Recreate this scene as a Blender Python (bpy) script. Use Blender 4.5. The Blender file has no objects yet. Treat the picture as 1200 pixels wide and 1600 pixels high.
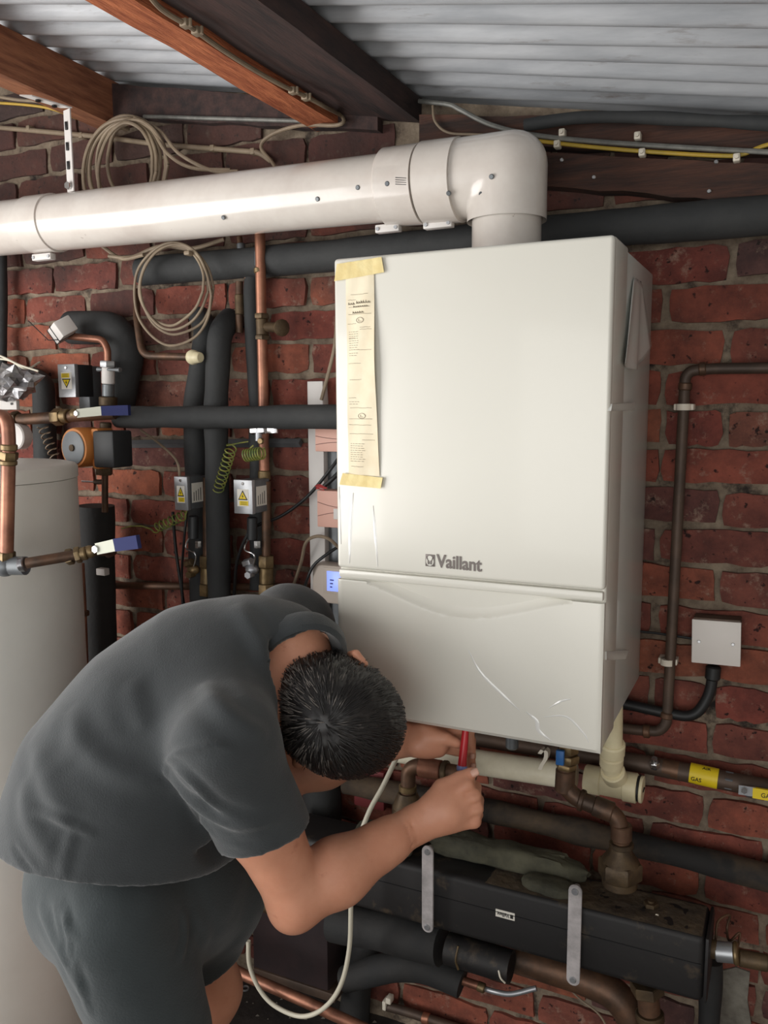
import bpy, bmesh, math, random
import numpy as np
from mathutils import Vector, Matrix, noise
from mathutils.bvhtree import BVHTree

SC = bpy.context.scene
COL = SC.collection
PI = math.pi
random.seed(7)

# ------------------------------------------------------------------ camera
CAM = Vector((0.71905, -1.73312, 0.55472))
CR = Vector((0.90273328, 0.43017172, -0.00499243))
CU = Vector((-0.04991051, 0.1162517, 0.99196496))
CD = Vector((-0.42729565, 0.8952306, -0.12641437))
FOC = 1327.93                      # focal length in pixels of the 1200x1600 frame
cam_data = bpy.data.cameras.new('camera')
cam = bpy.data.objects.new('camera', cam_data)
COL.objects.link(cam)
m3 = Matrix((CR, CU, -CD)).transposed()
cam.matrix_world = Matrix.Translation(CAM) @ m3.to_4x4()
cam_data.sensor_fit = 'VERTICAL'
cam_data.sensor_height = 36.0
cam_data.lens = 36.0 * FOC / 1600.0
cam_data.clip_start = 0.05
SC.camera = cam

# ------------------------------------------------------------------ light
SC.view_settings.view_transform = 'Standard'
SC.view_settings.look = 'None'
SC.view_settings.gamma = 1.0
SC.view_settings.exposure = 0.45
try:
    SC.view_settings.use_curve_mapping = False
except Exception:
    pass
world = bpy.data.worlds.new('world')
SC.world = world
world.use_nodes = True
bg = world.node_tree.nodes['Background']
bg.inputs[0].default_value = (0.93, 0.97, 1.0, 1)
bg.inputs[1].default_value = 0.62

def area(name, loc, target, sx, sy, power, col):
    l = bpy.data.lights.new(name, 'AREA')
    l.shape = 'RECTANGLE'
    l.size, l.size_y, l.energy, l.color = sx, sy, power, col
    o = bpy.data.objects.new(name, l)
    COL.objects.link(o)
    o.location = loc
    o.rotation_euler = (Vector(target) - Vector(loc)).to_track_quat('-Z', 'Y').to_euler()
    return o
# daylight through the side doorway on the left and the open garage door behind the camera
area('side_doorway_daylight', (-1.86, -2.0, 0.1), (-0.1, -0.45, 0.0), 1.7, 1.9, 54, (1.0, 0.97, 0.94))
area('garage_door_daylight', (0.9, -3.3, 0.3), (0.2, 0, 0.3), 2.6, 1.9, 27, (1.0, 0.97, 0.93))

# ------------------------------------------------------------------ helpers
def P(x, y, Y):
    """point of the plane y = Y that photograph pixel (x, y) shows"""
    v = CD + CR * ((x - 600) / FOC) - CU * ((y - 800) / FOC)
    return CAM + v * ((Y - CAM.y) / v.y)

def PZ(x, y, Z):
    v = CD + CR * ((x - 600) / FOC) - CU * ((y - 800) / FOC)
    return CAM + v * ((Z - CAM.z) / v.z)

def PX(x, y, X):
    v = CD + CR * ((x - 600) / FOC) - CU * ((y - 800) / FOC)
    return CAM + v * ((X - CAM.x) / v.x)

def mpp(p):
    return (Vector(p) - CAM).dot(CD) / FOC      # metres per pixel at p

def PP(lst):
    return [P(*q) for q in lst]

def roofz(x):
    return 1.186 - 0.192 * x

class MB:
    def __init__(s):
        s.v, s.f = [], []
    def add(s, vs, fs):
        n = len(s.v)
        s.v += [Vector(q) for q in vs]
        s.f += [tuple(i + n for i in f) for f in fs]
        return s
    def quad(s, a, b, c, d):
        return s.add([a, b, c, d], [(0, 1, 2, 3)])
    def box(s, lo, hi, bev=0.0, M=None, seg=2):
        bm = bmesh.new()
        bmesh.ops.create_cube(bm, size=1)
        lo, hi = Vector(lo), Vector(hi)
        for v in bm.verts:
            v.co = Vector([lo[i] + (v.co[i] + 0.5) * (hi[i] - lo[i]) for i in range(3)])
        if bev:
            bmesh.ops.bevel(bm, geom=bm.edges[:], offset=bev, segments=seg, profile=0.5, affect='EDGES')
        vs = [v.co.copy() for v in bm.verts]
        if M is not None:
            vs = [M @ v for v in vs]
        bm.verts.index_update()
        s.add(vs, [[v.index for v in f.verts] for f in bm.faces])
        bm.free()
        return s
    def tube(s, pts, r, n=14, cap=True, flat=None):
        pts = [Vector(p) for p in pts]
        if not isinstance(r, (list, tuple)):
            r = [r] * len(pts)
        # parallel transport frames
        T = []
        for i in range(len(pts)):
            a = pts[max(i - 1, 0)]; b = pts[min(i + 1, len(pts) - 1)]
            t = (b - a)
            T.append(t.normalized() if t.length > 1e-9 else Vector((0, 0, 1)))
        up = Vector((0, 0, 1)) if abs(T[0].z) < 0.9 else Vector((1, 0, 0))
        N = (up - T[0] * up.dot(T[0])).normalized()
        vs, fs = [], []
        for i, p in enumerate(pts):
            if i:
                N = (N - T[i] * N.dot(T[i]))
                N = N.normalized() if N.length > 1e-9 else T[i].orthogonal().normalized()
            B = T[i].cross(N)
            for k in range(n):
                a = 2 * PI * k / n
                vs.append(p + (N * math.cos(a) + B * math.sin(a)) * r[i])
        for i in range(len(pts) - 1):
            for k in range(n):
                k2 = (k + 1) % n
                fs.append((i * n + k, i * n + k2, (i + 1) * n + k2, (i + 1) * n + k))
        if cap:
            fs.append(tuple(range(n - 1, -1, -1)))
            fs.append(tuple((len(pts) - 1) * n + k for k in range(n)))
        return s.add(vs, fs)
    def cyl(s, a, b, r, n=20, r2=None, bev=0.0):
        a, b = Vector(a), Vector(b)
        r2 = r if r2 is None else r2
        if bev:
            d = (b - a).normalized()
            return s.tube([a, a + d * bev, b - d * bev, b], [r - bev, r, r2, r2 - bev], n)
        return s.tube([a, b], [r, r2], n)
    def lathe(s, o, ax, prof, n=24):
        o, ax = Vector(o), Vector(ax).normalized()
        return s.tube([o + ax * h for h, _ in prof], [max(q, 1e-4) for _, q in prof], n)
    def hexnut(s, a, b, r, bev=0.001):
        a, b = Vector(a), Vector(b); d = (b - a).normalized()
        return s.tube([a, a + d * bev, b - d * bev, b], [r * .93, r, r, r * .93], 6)
    def ball(s, c, r, n=12, sc=(1, 1, 1), M=None):
        c = Vector(c); vs, fs = [], []
        for i in range(n + 1):
            for k in range(n * 2):
                a = PI * i / n; b = PI * k / n
                q = Vector((math.sin(a) * math.cos(b) * sc[0], math.sin(a) * math.sin(b) * sc[1], math.cos(a) * sc[2])) * r
                if M is not None:
                    q = M @ q
                vs.append(c + q)
        m = n * 2
        for i in range(n):
            for k in range(m):
                fs.append((i * m + k, (i + 1) * m + k, (i + 1) * m + (k + 1) % m, i * m + (k + 1) % m))
        return s.add(vs, fs)
    def prism(s, pts, d):
        """polygon pts extruded by vector d"""
        n = len(pts); pts = [Vector(p) for p in pts]; d = Vector(d)
        vs = pts + [p + d for p in pts]
        fs = [tuple(range(n)), tuple(range(2 * n - 1, n - 1, -1))]
        fs += [(i, i + n, (i + 1) % n + n, (i + 1) % n) for i in range(n)]
        return s.add(vs, fs)

def fillet(pts, r, n=6):
    """round the corners of a polyline"""
    pts = [Vector(p) for p in pts]
    out = [pts[0]]
    for i in range(1, len(pts) - 1):
        a, b, c = pts[i - 1], pts[i], pts[i + 1]
        u1, u2 = (a - b), (c - b)
        d = min(r, u1.length * .45, u2.length * .45)
        p0 = b + u1.normalized() * d; p1 = b + u2.normalized() * d
        for k in range(n + 1):
            t = k / n
            out.append(p0 * (1 - t) ** 2 + b * 2 * t * (1 - t) + p1 * t * t)
    out.append(pts[-1])
    return out

def spline(pts, n=8):
    pts = [Vector(p) for p in pts]
    q = [pts[0] * 2 - pts[1]] + pts + [pts[-1] * 2 - pts[-2]]
    out = []
    for i in range(1, len(q) - 2):
        a, b, c, d = q[i - 1:i + 3]
        for k in range(n):
            t = k / n
            out.append(0.5 * ((2 * b) + (c - a) * t + (2 * a - 5 * b + 4 * c - d) * t * t + (-a + 3 * b - 3 * c + d) * t ** 3))
    out.append(pts[-1])
    return out

ORG = {}
def thing(name, label, cat, loc, group=None):
    o = bpy.data.objects.new(name, None)
    o.empty_display_size = 0.05
    COL.objects.link(o)
    o.location = loc
    ORG[o] = Vector(loc)
    o['label'] = label; o['category'] = cat
    if group: o['group'] = group
    return o

def obj(name, mb, mat, parent=None, label=None, cat=None, group=None, kind=None, smooth=True, org=None, ang=40):
    if isinstance(mb, MB):
        vs, fs = mb.v, mb.f
    else:
        vs, fs = mb
    if parent is not None:
        off = ORG[parent]
        base = off if org is None else Vector(org)
    elif org is not None:
        base = Vector(org); off = Vector((0, 0, 0))
    else:
        A = np.array([tuple(v) for v in vs], dtype=float)
        base = Vector(((A[:, 0].min() + A[:, 0].max()) / 2, (A[:, 1].min() + A[:, 1].max()) / 2, A[:, 2].min()))
        off = Vector((0, 0, 0))
    me = bpy.data.meshes.new(name)
    if isinstance(vs, np.ndarray):
        vv = (vs - np.array(base)).tolist(); ff = fs.tolist() if isinstance(fs, np.ndarray) else fs
    else:
        vv = [tuple(v - base) for v in vs]; ff = fs
    me.from_pydata(vv, [], ff)
    me.update()
    if smooth:
        me.polygons.foreach_set('use_smooth', [True] * len(me.polygons))
        if ang is not None:
            me.set_sharp_from_angle(angle=math.radians(ang))
    if mat is not None:
        me.materials.append(mat)
    o = bpy.data.objects.new(name, me)
    COL.objects.link(o)
    ORG[o] = base.copy()
    if parent is not None:
        o.parent = parent
        o.location = base - off
    else:
        o.location = base
    if label: o['label'] = label
    if cat: o['category'] = cat
    if group: o['group'] = group
    if kind: o['kind'] = kind
    return o

def text_mesh(s, O, ex, ey, height, width=None, depth=0.0006, bold=0.0, flip=False):
    """built-in font letters as mesh; O = lower-left corner, ex / ey unit vectors"""
    cu = bpy.data.curves.new('t', 'FONT')
    cu.body = s; cu.size = 1.0; cu.extrude = 0.5; cu.offset = bold; cu.resolution_u = 3
    o = bpy.data.objects.new('t', cu)
    COL.objects.link(o)
    bpy.context.view_layer.update()
    dg = bpy.context.evaluated_depsgraph_get()
    me = o.evaluated_get(dg).to_mesh()
    vs = [v.co.copy() for v in me.vertices]; fs = [tuple(p.vertices) for p in me.polygons]
    bpy.data.objects.remove(o); bpy.data.curves.remove(cu)
    if not vs: return MB()
    x0 = min(v.x for v in vs); x1 = max(v.x for v in vs)
    y0 = min(v.y for v in vs); y1 = max(v.y for v in vs)
    k = height / max(y1 - y0, 1e-6)
    kx = k if width is None else width / (x1 - x0)
    O, ex, ey = Vector(O), Vector(ex).normalized(), Vector(ey).normalized()
    ez = ex.cross(ey)
    mb = MB()
    mb.add([O + ex * (v.x - x0) * kx + ey * (v.y - y0) * k + ez * v.z * depth for v in vs], fs)
    return mb

# ------------------------------------------------------------------ materials
def lin(c):
    return tuple(((x / 255) / 12.92 if x / 255 <= 0.04045 else ((x / 255 + 0.055) / 1.055) ** 2.4) for x in c) + (1,)

def M(name, c, rough=0.6, metal=0.0, c2=None, sc=12, bump=0.0, bsc=60, coat=0.0, detail=5, ramp=(0.35, 0.65), stretch=None, emis=None, alpha=None, spec=None, c3=None, sc3=40, r3=(0.6, 0.7), objvar=0.0, trans=0.0, sheen=0.0):
    m = bpy.data.materials.new(name)
    m.use_nodes = True
    nt = m.node_tree; N = nt.nodes; L = nt.links
    b = N['Principled BSDF']
    b.inputs['Base Color'].default_value = lin(c)
    b.inputs['Roughness'].default_value = rough
    b.inputs['Metallic'].default_value = metal
    if coat: b.inputs['Coat Weight'].default_value = coat; b.inputs['Coat Roughness'].default_value = 0.08
    if spec is not None: b.inputs['Specular IOR Level'].default_value = spec
    if trans: b.inputs['Transmission Weight'].default_value = trans
    if sheen: b.inputs['Sheen Weight'].default_value = sheen
    geo = N.new('ShaderNodeNewGeometry')
    src = geo.outputs['Position']
    if stretch:
        mp = N.new('ShaderNodeMapping'); mp.inputs['Scale'].default_value = stretch
        L.new(src, mp.inputs['Vector']); src = mp.outputs[0]
    col = None
    if c2:
        t = N.new('ShaderNodeTexNoise'); t.inputs['Scale'].default_value = sc; t.inputs['Detail'].default_value = detail
        t.inputs['Roughness'].default_value = 0.65
        L.new(src, t.inputs['Vector'])
        r = N.new('ShaderNodeValToRGB')
        r.color_ramp.elements[0].position = ramp[0]; r.color_ramp.elements[0].color = lin(c)
        r.color_ramp.elements[1].position = ramp[1]; r.color_ramp.elements[1].color = lin(c2)
        L.new(t.outputs['Fac'], r.inputs[0])
        col = r.outputs[0]
    if c3:
        t = N.new('ShaderNodeTexNoise'); t.inputs['Scale'].default_value = sc3; t.inputs['Detail'].default_value = 6
        t.inputs['Roughness'].default_value = 0.7
        L.new(src, t.inputs['Vector'])
        r = N.new('ShaderNodeValToRGB')
        r.color_ramp.elements[0].position = r3[0]; r.color_ramp.elements[0].color = (0, 0, 0, 1)
        r.color_ramp.elements[1].position = r3[1]; r.color_ramp.elements[1].color = (1, 1, 1, 1)
        L.new(t.outputs['Fac'], r.inputs[0])
        mx = N.new('ShaderNodeMix'); mx.data_type = 'RGBA'
        L.new(r.outputs[0], mx.inputs[0])
        if col is None: mx.inputs[6].default_value = lin(c)
        else: L.new(col, mx.inputs[6])
        mx.inputs[7].default_value = lin(c3)
        col = mx.outputs[2]
    if col is not None:
        L.new(col, b.inputs['Base Color'])
    if bump:
        t = N.new('ShaderNodeTexNoise'); t.inputs['Scale'].default_value = bsc; t.inputs['Detail'].default_value = 6
        L.new(src, t.inputs['Vector'])
        bp = N.new('ShaderNodeBump'); bp.inputs['Strength'].default_value = bump; bp.inputs['Distance'].default_value = 0.004
        L.new(t.outputs['Fac'], bp.inputs['Height'])
        L.new(bp.outputs[0], b.inputs['Normal'])
    if emis:
        b.inputs['Emission Color'].default_value = lin(c); b.inputs['Emission Strength'].default_value = emis
    return m

def brick_material():
    m = M('brick_clay', (130, 72, 60), 0.9, bump=0.7, bsc=90)
    nt = m.node_tree; N = nt.nodes; L = nt.links; b = N['Principled BSDF']
    geo = N.new('ShaderNodeNewGeometry'); oi = N.new('ShaderNodeObjectInfo')
    ramp = N.new('ShaderNodeValToRGB'); cr = ramp.color_ramp
    cols = [(0.0, (108, 62, 54)), (0.2, (128, 70, 56)), (0.4, (116, 60, 52)), (0.55, (140, 80, 62)), (0.7, (102, 60, 54)), (0.82, (88, 66, 64)), (0.9, (150, 88, 64)), (1.0, (122, 68, 56))]
    cr.elements[0].color = lin(cols[0][1]); cr.elements[1].position = 1; cr.elements[1].color = lin(cols[-1][1])
    for q, c in cols[1:-1]:
        e = cr.elements.new(q); e.color = lin(c)
    L.new(oi.outputs['Random'], ramp.inputs[0])
    t = N.new('ShaderNodeTexNoise'); t.inputs['Scale'].default_value = 9; t.inputs['Detail'].default_value = 8; t.inputs['Roughness'].default_value = .7
    L.new(geo.outputs['Position'], t.inputs['Vector'])
    r2 = N.new('ShaderNodeValToRGB'); r2.color_ramp.elements[0].position = .38; r2.color_ramp.elements[0].color = (0.42, 0.40, 0.42, 1)
    r2.color_ramp.elements[1].position = .64; r2.color_ramp.elements[1].color = (1.3, 1.2, 1.12, 1)
    L.new(t.outputs['Fac'], r2.inputs[0])
    mul = N.new('ShaderNodeMix'); mul.data_type = 'RGBA'; mul.blend_type = 'MULTIPLY'; mul.inputs[0].default_value = 0.85
    L.new(ramp.outputs[0], mul.inputs[6]); L.new(r2.outputs[0], mul.inputs[7])
    # mortar smears and pale scuffs
    t2 = N.new('ShaderNodeTexNoise'); t2.inputs['Scale'].default_value = 26; t2.inputs['Detail'].default_value = 9; t2.inputs['Roughness'].default_value = .75
    L.new(geo.outputs['Position'], t2.inputs['Vector'])
    r3 = N.new('ShaderNodeValToRGB'); r3.color_ramp.elements[0].position = .56; r3.color_ramp.elements[0].color = (0, 0, 0, 1)
    r3.color_ramp.elements[1].position = .70; r3.color_ramp.elements[1].color = (.8, .8, .8, 1)
    L.new(t2.outputs['Fac'], r3.inputs[0])
    mx = N.new('ShaderNodeMix'); mx.data_type = 'RGBA'
    L.new(r3.outputs[0], mx.inputs[0]); L.new(mul.outputs[2], mx.inputs[6]); mx.inputs[7].default_value = lin((150, 128, 112))
    # dark pits
    t3 = N.new('ShaderNodeTexNoise'); t3.inputs['Scale'].default_value = 75; t3.inputs['Detail'].default_value = 4
    L.new(geo.outputs['Position'], t3.inputs['Vector'])
    r4 = N.new('ShaderNodeValToRGB'); r4.color_ramp.elements[0].position = .29; r4.color_ramp.elements[0].color = (.12, .1, .1, 1)
    r4.color_ramp.elements[1].position = .36; r4.color_ramp.elements[1].color = (1, 1, 1, 1)
    L.new(t3.outputs['Fac'], r4.inputs[0])
    m2 = N.new('ShaderNodeMix'); m2.data_type = 'RGBA'; m2.blend_type = 'MULTIPLY'; m2.inputs[0].default_value = 1
    L.new(mx.outputs[2], m2.inputs[6]); L.new(r4.outputs[0], m2.inputs[7])
    # top courses darkened to brown-grey, ragged lower edge
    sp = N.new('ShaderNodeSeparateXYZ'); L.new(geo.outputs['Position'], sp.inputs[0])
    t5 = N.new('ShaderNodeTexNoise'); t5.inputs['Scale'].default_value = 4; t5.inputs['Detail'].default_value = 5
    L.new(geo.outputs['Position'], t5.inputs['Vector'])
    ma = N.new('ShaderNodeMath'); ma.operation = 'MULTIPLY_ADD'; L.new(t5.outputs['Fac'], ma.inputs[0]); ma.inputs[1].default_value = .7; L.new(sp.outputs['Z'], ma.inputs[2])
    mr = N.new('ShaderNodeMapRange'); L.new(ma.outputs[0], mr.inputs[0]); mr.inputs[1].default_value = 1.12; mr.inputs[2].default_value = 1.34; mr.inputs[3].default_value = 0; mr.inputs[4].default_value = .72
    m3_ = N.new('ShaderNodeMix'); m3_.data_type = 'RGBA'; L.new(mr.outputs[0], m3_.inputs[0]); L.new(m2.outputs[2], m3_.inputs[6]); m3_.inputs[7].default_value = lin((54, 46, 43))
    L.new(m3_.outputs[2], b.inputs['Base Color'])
    return m

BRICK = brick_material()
MORTAR = M('mortar', (142, 128, 110), 0.95, c2=(92, 78, 66), sc=18, bump=0.8, bsc=120, c3=(40, 34, 32), sc3=9, r3=(.56, .68))
GALV = M('galvanised_sheet', (198, 201, 205), 0.42, 0.25, c2=(170, 174, 179), sc=5, bump=0.06, bsc=30, stretch=(.6, 5, 3), c3=(140, 134, 132), sc3=7, r3=(.6, .75))
WOOD_O = M('orange_timber', (206, 124, 82), 0.8, c2=(150, 78, 50), sc=14, stretch=(9, .8, 9), bump=.6, bsc=50)
WOOD_B = M('brown_timber', (172, 116, 84), 0.8, c2=(124, 78, 56), sc=8, stretch=(9, .8, 9), bump=.4, bsc=40)
WOOD_D = M('dark_timber', (72, 52, 48), 0.85, c2=(42, 34, 34), sc=6, bump=.3, bsc=30, stretch=(6, 1, 6))
WOOD_W = M('wall_plate_timber', (84, 54, 42), 0.85, c2=(42, 32, 29), sc=5, stretch=(1, 8, 9), bump=.5, bsc=30)
FLUE = M('flue_white', (222, 216, 208), 0.22, c2=(205, 196, 188), sc=5, coat=.3, c3=(120, 98, 84), sc3=34, r3=(.69, .76))
BOIL = M('boiler_white', (218, 216, 206), 0.3, coat=.22)
BOILD = M('boiler_gap_grey', (128, 130, 128), 0.5)
BOILS = M('boiler_side_white', (206, 208, 202), 0.3, coat=.25, c2=(198, 200, 194), sc=3)
FOAM_HAZE = M('haze_lifted_foam', (44, 46, 47), 0.78, c2=(56, 57, 57), sc=7, bump=.25, bsc=90)  # black foam lightened to paint in the pale glare veil over the left
FOAMD = M('dusty_black_foam', (30, 28, 27), 0.85, c2=(86, 70, 52), sc=5, bump=.6, bsc=40, ramp=(.42, .66))
DUST = M('brown_dust', (88, 74, 56), 0.95, c2=(50, 42, 34), sc=16, bump=.8, bsc=90)
FOAMH = M('header_shell', (25, 23, 23), 0.6, c2=(21, 19, 19), sc=3, bump=.12, bsc=60, c3=(74, 62, 48), sc3=14, r3=(.56, .72))
FOAM_NOHAZE = M('unlifted_black_foam', (27, 28, 29), 0.8, c2=(38, 37, 36), sc=9, bump=.25, bsc=90)  # same black foam without the painted veil, for pipes outside it
DUSTG = M('green_grey_lagging', (86, 84, 68), 0.92, c2=(46, 46, 38), sc=9, bump=.9, bsc=45, c3=(120, 120, 108), sc3=60, r3=(.7, .78))
COPPER = M('copper', (170, 118, 94), 0.4, .6, c2=(124, 84, 68), sc=14, bump=.1, bsc=50)
COPPERD = M('old_copper', (112, 82, 62), 0.5, .5, c2=(70, 56, 46), sc=16, bump=.2, bsc=60, c3=(120, 150, 134), sc3=30, r3=(.7, .78))
COPPERW = M('wall_pipe_brown', (96, 78, 66), 0.55, .35, c2=(70, 58, 50), sc=9)
BRASS = M('dull_brass', (140, 118, 82), 0.42, .65, c2=(92, 78, 58), sc=20, bump=.25, bsc=60)
BRASSD = M('dirty_brass', (104, 86, 62), 0.55, .5, c2=(66, 54, 42), sc=18, bump=.35, bsc=60)
CHROME = M('chrome', (205, 205, 205), 0.2, .95)
STEEL = M('zinc_steel', (178, 180, 182), 0.38, .7, c2=(158, 160, 164), sc=12)
STEELD = M('grey_steel', (120, 124, 126), 0.45, .5, c2=(96, 100, 104), sc=10)
STRAP = M('painted_strap', (206, 200, 200), 0.4, .25, c2=(160, 156, 156), sc=22)
PVC = M('cream_pvc', (232, 222, 186), 0.42, c2=(216, 204, 168), sc=11, c3=(96, 80, 58), sc3=50, r3=(.7, .78))
PVCW = M('old_white_pvc', (234, 228, 206), 0.4, c2=(214, 206, 182), sc=11)
CLIPW = M('white_clip', (220, 212, 196), 0.5)
CAB_B = M('beige_cable', (150, 134, 112), 0.6, c2=(124, 108, 90), sc=14)
CAB_W = M('white_cable', (205, 200, 182), 0.5)
CAB_G = M('grey_conduit', (132, 132, 126), 0.5, .2, c2=(104, 104, 100), sc=30)
CAB_K = M('black_cable', (26, 27, 28), 0.5)
CAB_Y = M('yellow_cable', (196, 158, 52), 0.5, c2=(160, 140, 60), sc=9)
CAB_GY = M('earth_wire', (150, 146, 66), 0.5, c2=(86, 110, 60), sc=60)
TAPE = M('masking_tape', (232, 216, 160), 0.75, c2=(222, 200, 138), sc=30, bump=.3, bsc=80)
PAPER = M('receipt_paper', (236, 226, 200), 0.8, c2=(228, 214, 184), sc=14)
INK = M('ink', (128, 118, 104), 0.8)
LOGO = M('logo_grey', (112, 104, 100), 0.42, .3)
WHITEP = M('white_plastic', (214, 210, 206), 0.5)
WHITEW = M('white_wallbox', (226, 220, 214), 0.45)
PINK = M('pinkish_box', (216, 168, 152), 0.5)
PINKD = M('box_line', (120, 84, 78), 0.6)
GREYB = M('thermostat_case', (196, 184, 172), 0.5)
LCD = M('display_blue', (120, 140, 235), 0.3, emis=0.9)
LCDT = M('display_text', (40, 50, 120), 0.5)
ORANGE = M('pump_orange', (206, 132, 66), 0.5)
PUMPG = M('pump_face', (128, 134, 138), 0.45)
PUMPK = M('pump_box', (40, 42, 44), 0.5)
BLUE = M('valve_blue', (36, 96, 160), 0.5)
BLUED = M('valve_dark_blue', (36, 42, 86), 0.7, spec=.2)
LEVER = M('lever_plate', (176, 178, 164), 0.6, .2)
RED = M('handle_red', (190, 36, 46), 0.35)
REDF = M('red_frayed', (170, 60, 60), 0.8)
LILAC = M('collar_lilac', (130, 140, 190), 0.3)
BLACK = M('black_plastic', (22, 22, 24), 0.45)
YEL = M('label_yellow', (228, 200, 30), 0.5)
LBLW = M('label_white', (222, 218, 208), 0.55)
LBLK = M('label_black', (28, 26, 24), 0.6)
TANKM = M('tank_coating', (226, 225, 218), 0.45, c2=(216, 214, 206), sc=2.5, c3=(120, 112, 100), sc3=22, r3=(.72, .78))
FOIL = M('foil', (190, 190, 192), 0.28, .9, c2=(130, 128, 130), sc=30, bump=.8, bsc=40)
CONC = M('floor_concrete', (64, 58, 54), 0.95, c2=(38, 35, 34), sc=8, bump=.7, bsc=60, c3=(108, 100, 90), sc3=60, r3=(.68, .74))
PLAST = M('limewashed_render', (196, 190, 182), 0.95, c2=(176, 170, 160), sc=4, bump=.3, bsc=30)
RENDERP = M('grey_mortar_patch', (128, 124, 114), 0.95, c2=(92, 86, 78), sc=22, bump=.6, bsc=60)
FIREB = M('dark_panel', (62, 44, 44), 0.8, c2=(44, 34, 36), sc=5, bump=.3, bsc=30)
# ------------------------------------------------------------------ setting
def structure(name, mb, mat, parent=None, **k):
    o = obj(name, mb, mat, parent, **k)
    if parent is None: o['kind'] = 'structure'
    return o

FZ = -0.95
# brick wall: mortar bed with real bricks proud of it
XL, XR = -1.95, 1.62
mb = MB()
nx, nz = 260, 190
vs, fs = [], []
for j in range(nz + 1):
    for i in range(nx + 1):
        x = XL + (XR - XL) * i / nx
        z = FZ + (roofz(x) - 0.004 - FZ) * j / nz
        n = noise.fractal(Vector((x * 22, 3.1, z * 22)), 1.0, 2.0, 4)
        vs.append(Vector((x, 0.004 + 0.0045 * n, z)))
for j in range(nz):
    for i in range(nx):
        a = j * (nx + 1) + i
        fs.append((a, a + 1, a + nx + 2, a + nx + 1))
b0 = len(vs)
vs += [Vector((XL, .1, FZ)), Vector((XR, .1, FZ)), Vector((XR, .1, roofz(XR) - .01)), Vector((XL, .1, roofz(XL) - .01))]
fs += [(b0, b0 + 3, b0 + 2, b0 + 1), (0, b0, b0 + 1, nx), (nx, b0 + 1, b0 + 2, (nx + 1) * (nz + 1) - 1), (b0, 0, nz * (nx + 1), b0 + 3), (b0 + 3, nz * (nx + 1), (nx + 1) * (nz + 1) - 1, b0 + 2)]
mb.add(vs, fs)
wall_back = structure('wall_back', mb, MORTAR, org=(0, 0, FZ), ang=None)

def brick_mesh(L, seed, H=0.0640, D=0.05):
    rnd = random.Random(seed)
    bm = bmesh.new()
    nu, nv = 7, 3
    g = []
    for j in range(nv + 1):
        row = []
        for i in range(nu + 1):
            x = -L / 2 + L * i / nu; z = -H / 2 + H * j / nv
            ex = (i in (0, nu)); ez = (j in (0, nv))
            x += (rnd.uniform(-.0025, .0025) if ex else rnd.uniform(-.002, .002))
            z += (rnd.uniform(-.0035, .003) if ez else 0)
            y = -0.006 + rnd.uniform(-.0014, .0014)
            if ex or ez: y += 0.0032
            if ex and ez:
                x -= math.copysign(rnd.uniform(.001, .007), x); z -= math.copysign(rnd.uniform(.0, .004), z); y += .002
            row.append(bm.verts.new((x, y, z)))
        g.append(row)
    for j in range(nv):
        for i in range(nu):
            bm.faces.new((g[j][i], g[j][i + 1], g[j + 1][i + 1], g[j + 1][i]))
    loop = [g[0][i] for i in range(nu + 1)] + [g[j][nu] for j in range(1, nv + 1)] + [g[nv][i] for i in range(nu - 1, -1, -1)] + [g[j][0] for j in range(nv - 1, 0, -1)]
    back = [bm.verts.new((v.co.x, 0.03, v.co.z)) for v in loop]
    for i in range(len(loop)):
        k = (i + 1) % len(loop)
        bm.faces.new((loop[k], loop[i], back[i], back[k]))
    me = bpy.data.meshes.new('brick')
    bm.to_mesh(me); bm.free()
    me.polygons.foreach_set('use_smooth', [True] * len(me.polygons))
    me.set_sharp_from_angle(angle=math.radians(50))
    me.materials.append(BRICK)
    return me
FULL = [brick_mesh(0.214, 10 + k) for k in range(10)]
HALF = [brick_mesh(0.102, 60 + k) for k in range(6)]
PITCH = 0.0765
rnd = random.Random(5)
VIS, HID = [], []
k0 = int(math.floor((FZ - .775) / PITCH))
for k in range(k0, 14):
    zc = .775 + PITCH * (k + .5)
    if zc - PITCH / 2 < FZ + .002: continue
    off = (.605 if k % 2 == 0 else .4925)
    heads = (k % 7 == 3)
    step = .1125 if heads else .225
    n0 = int((XL - off) / step)
    for n in range(n0, int((XR - off) / step) + 1):
        xc = off + step * (n + .5)
        if xc - step / 2 < XL or xc + step / 2 > XR: continue
        if zc + .034 > roofz(xc + step / 2) - .01: continue
        v = Vector((xc, 0, zc)) - CAM
        px = 600 + FOC * v.dot(CR) / v.dot(CD); py = 800 - FOC * v.dot(CU) / v.dot(CD)
        rec = (xc, zc, heads, k, n)
        if -110 < px < 1310 and -60 < py < 1660: VIS.append(rec)
        else: HID.append(rec)
VIS.sort(key=lambda q: (q[0] - CAM.x) ** 2 + (q[1] - CAM.z) ** 2)
rest = VIS[290:] + HID
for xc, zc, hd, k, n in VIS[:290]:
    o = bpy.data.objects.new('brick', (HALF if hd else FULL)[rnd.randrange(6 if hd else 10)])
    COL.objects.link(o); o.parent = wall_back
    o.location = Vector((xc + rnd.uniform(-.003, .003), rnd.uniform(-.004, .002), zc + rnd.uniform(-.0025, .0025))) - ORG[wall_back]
    o.rotation_euler = (rnd.uniform(-.015, .015), rnd.uniform(-.012, .012), rnd.uniform(-.012, .012))
mb = MB()
for xc, zc, hd, k, n in rest:
    w = .051 if hd else .107
    mb.box((xc - w, -.007, zc - .0325), (xc + w, .03, zc + .0325), .003, seg=1)
structure('distant_bricks', mb, BRICK, wall_back, kind='stuff')
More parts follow.
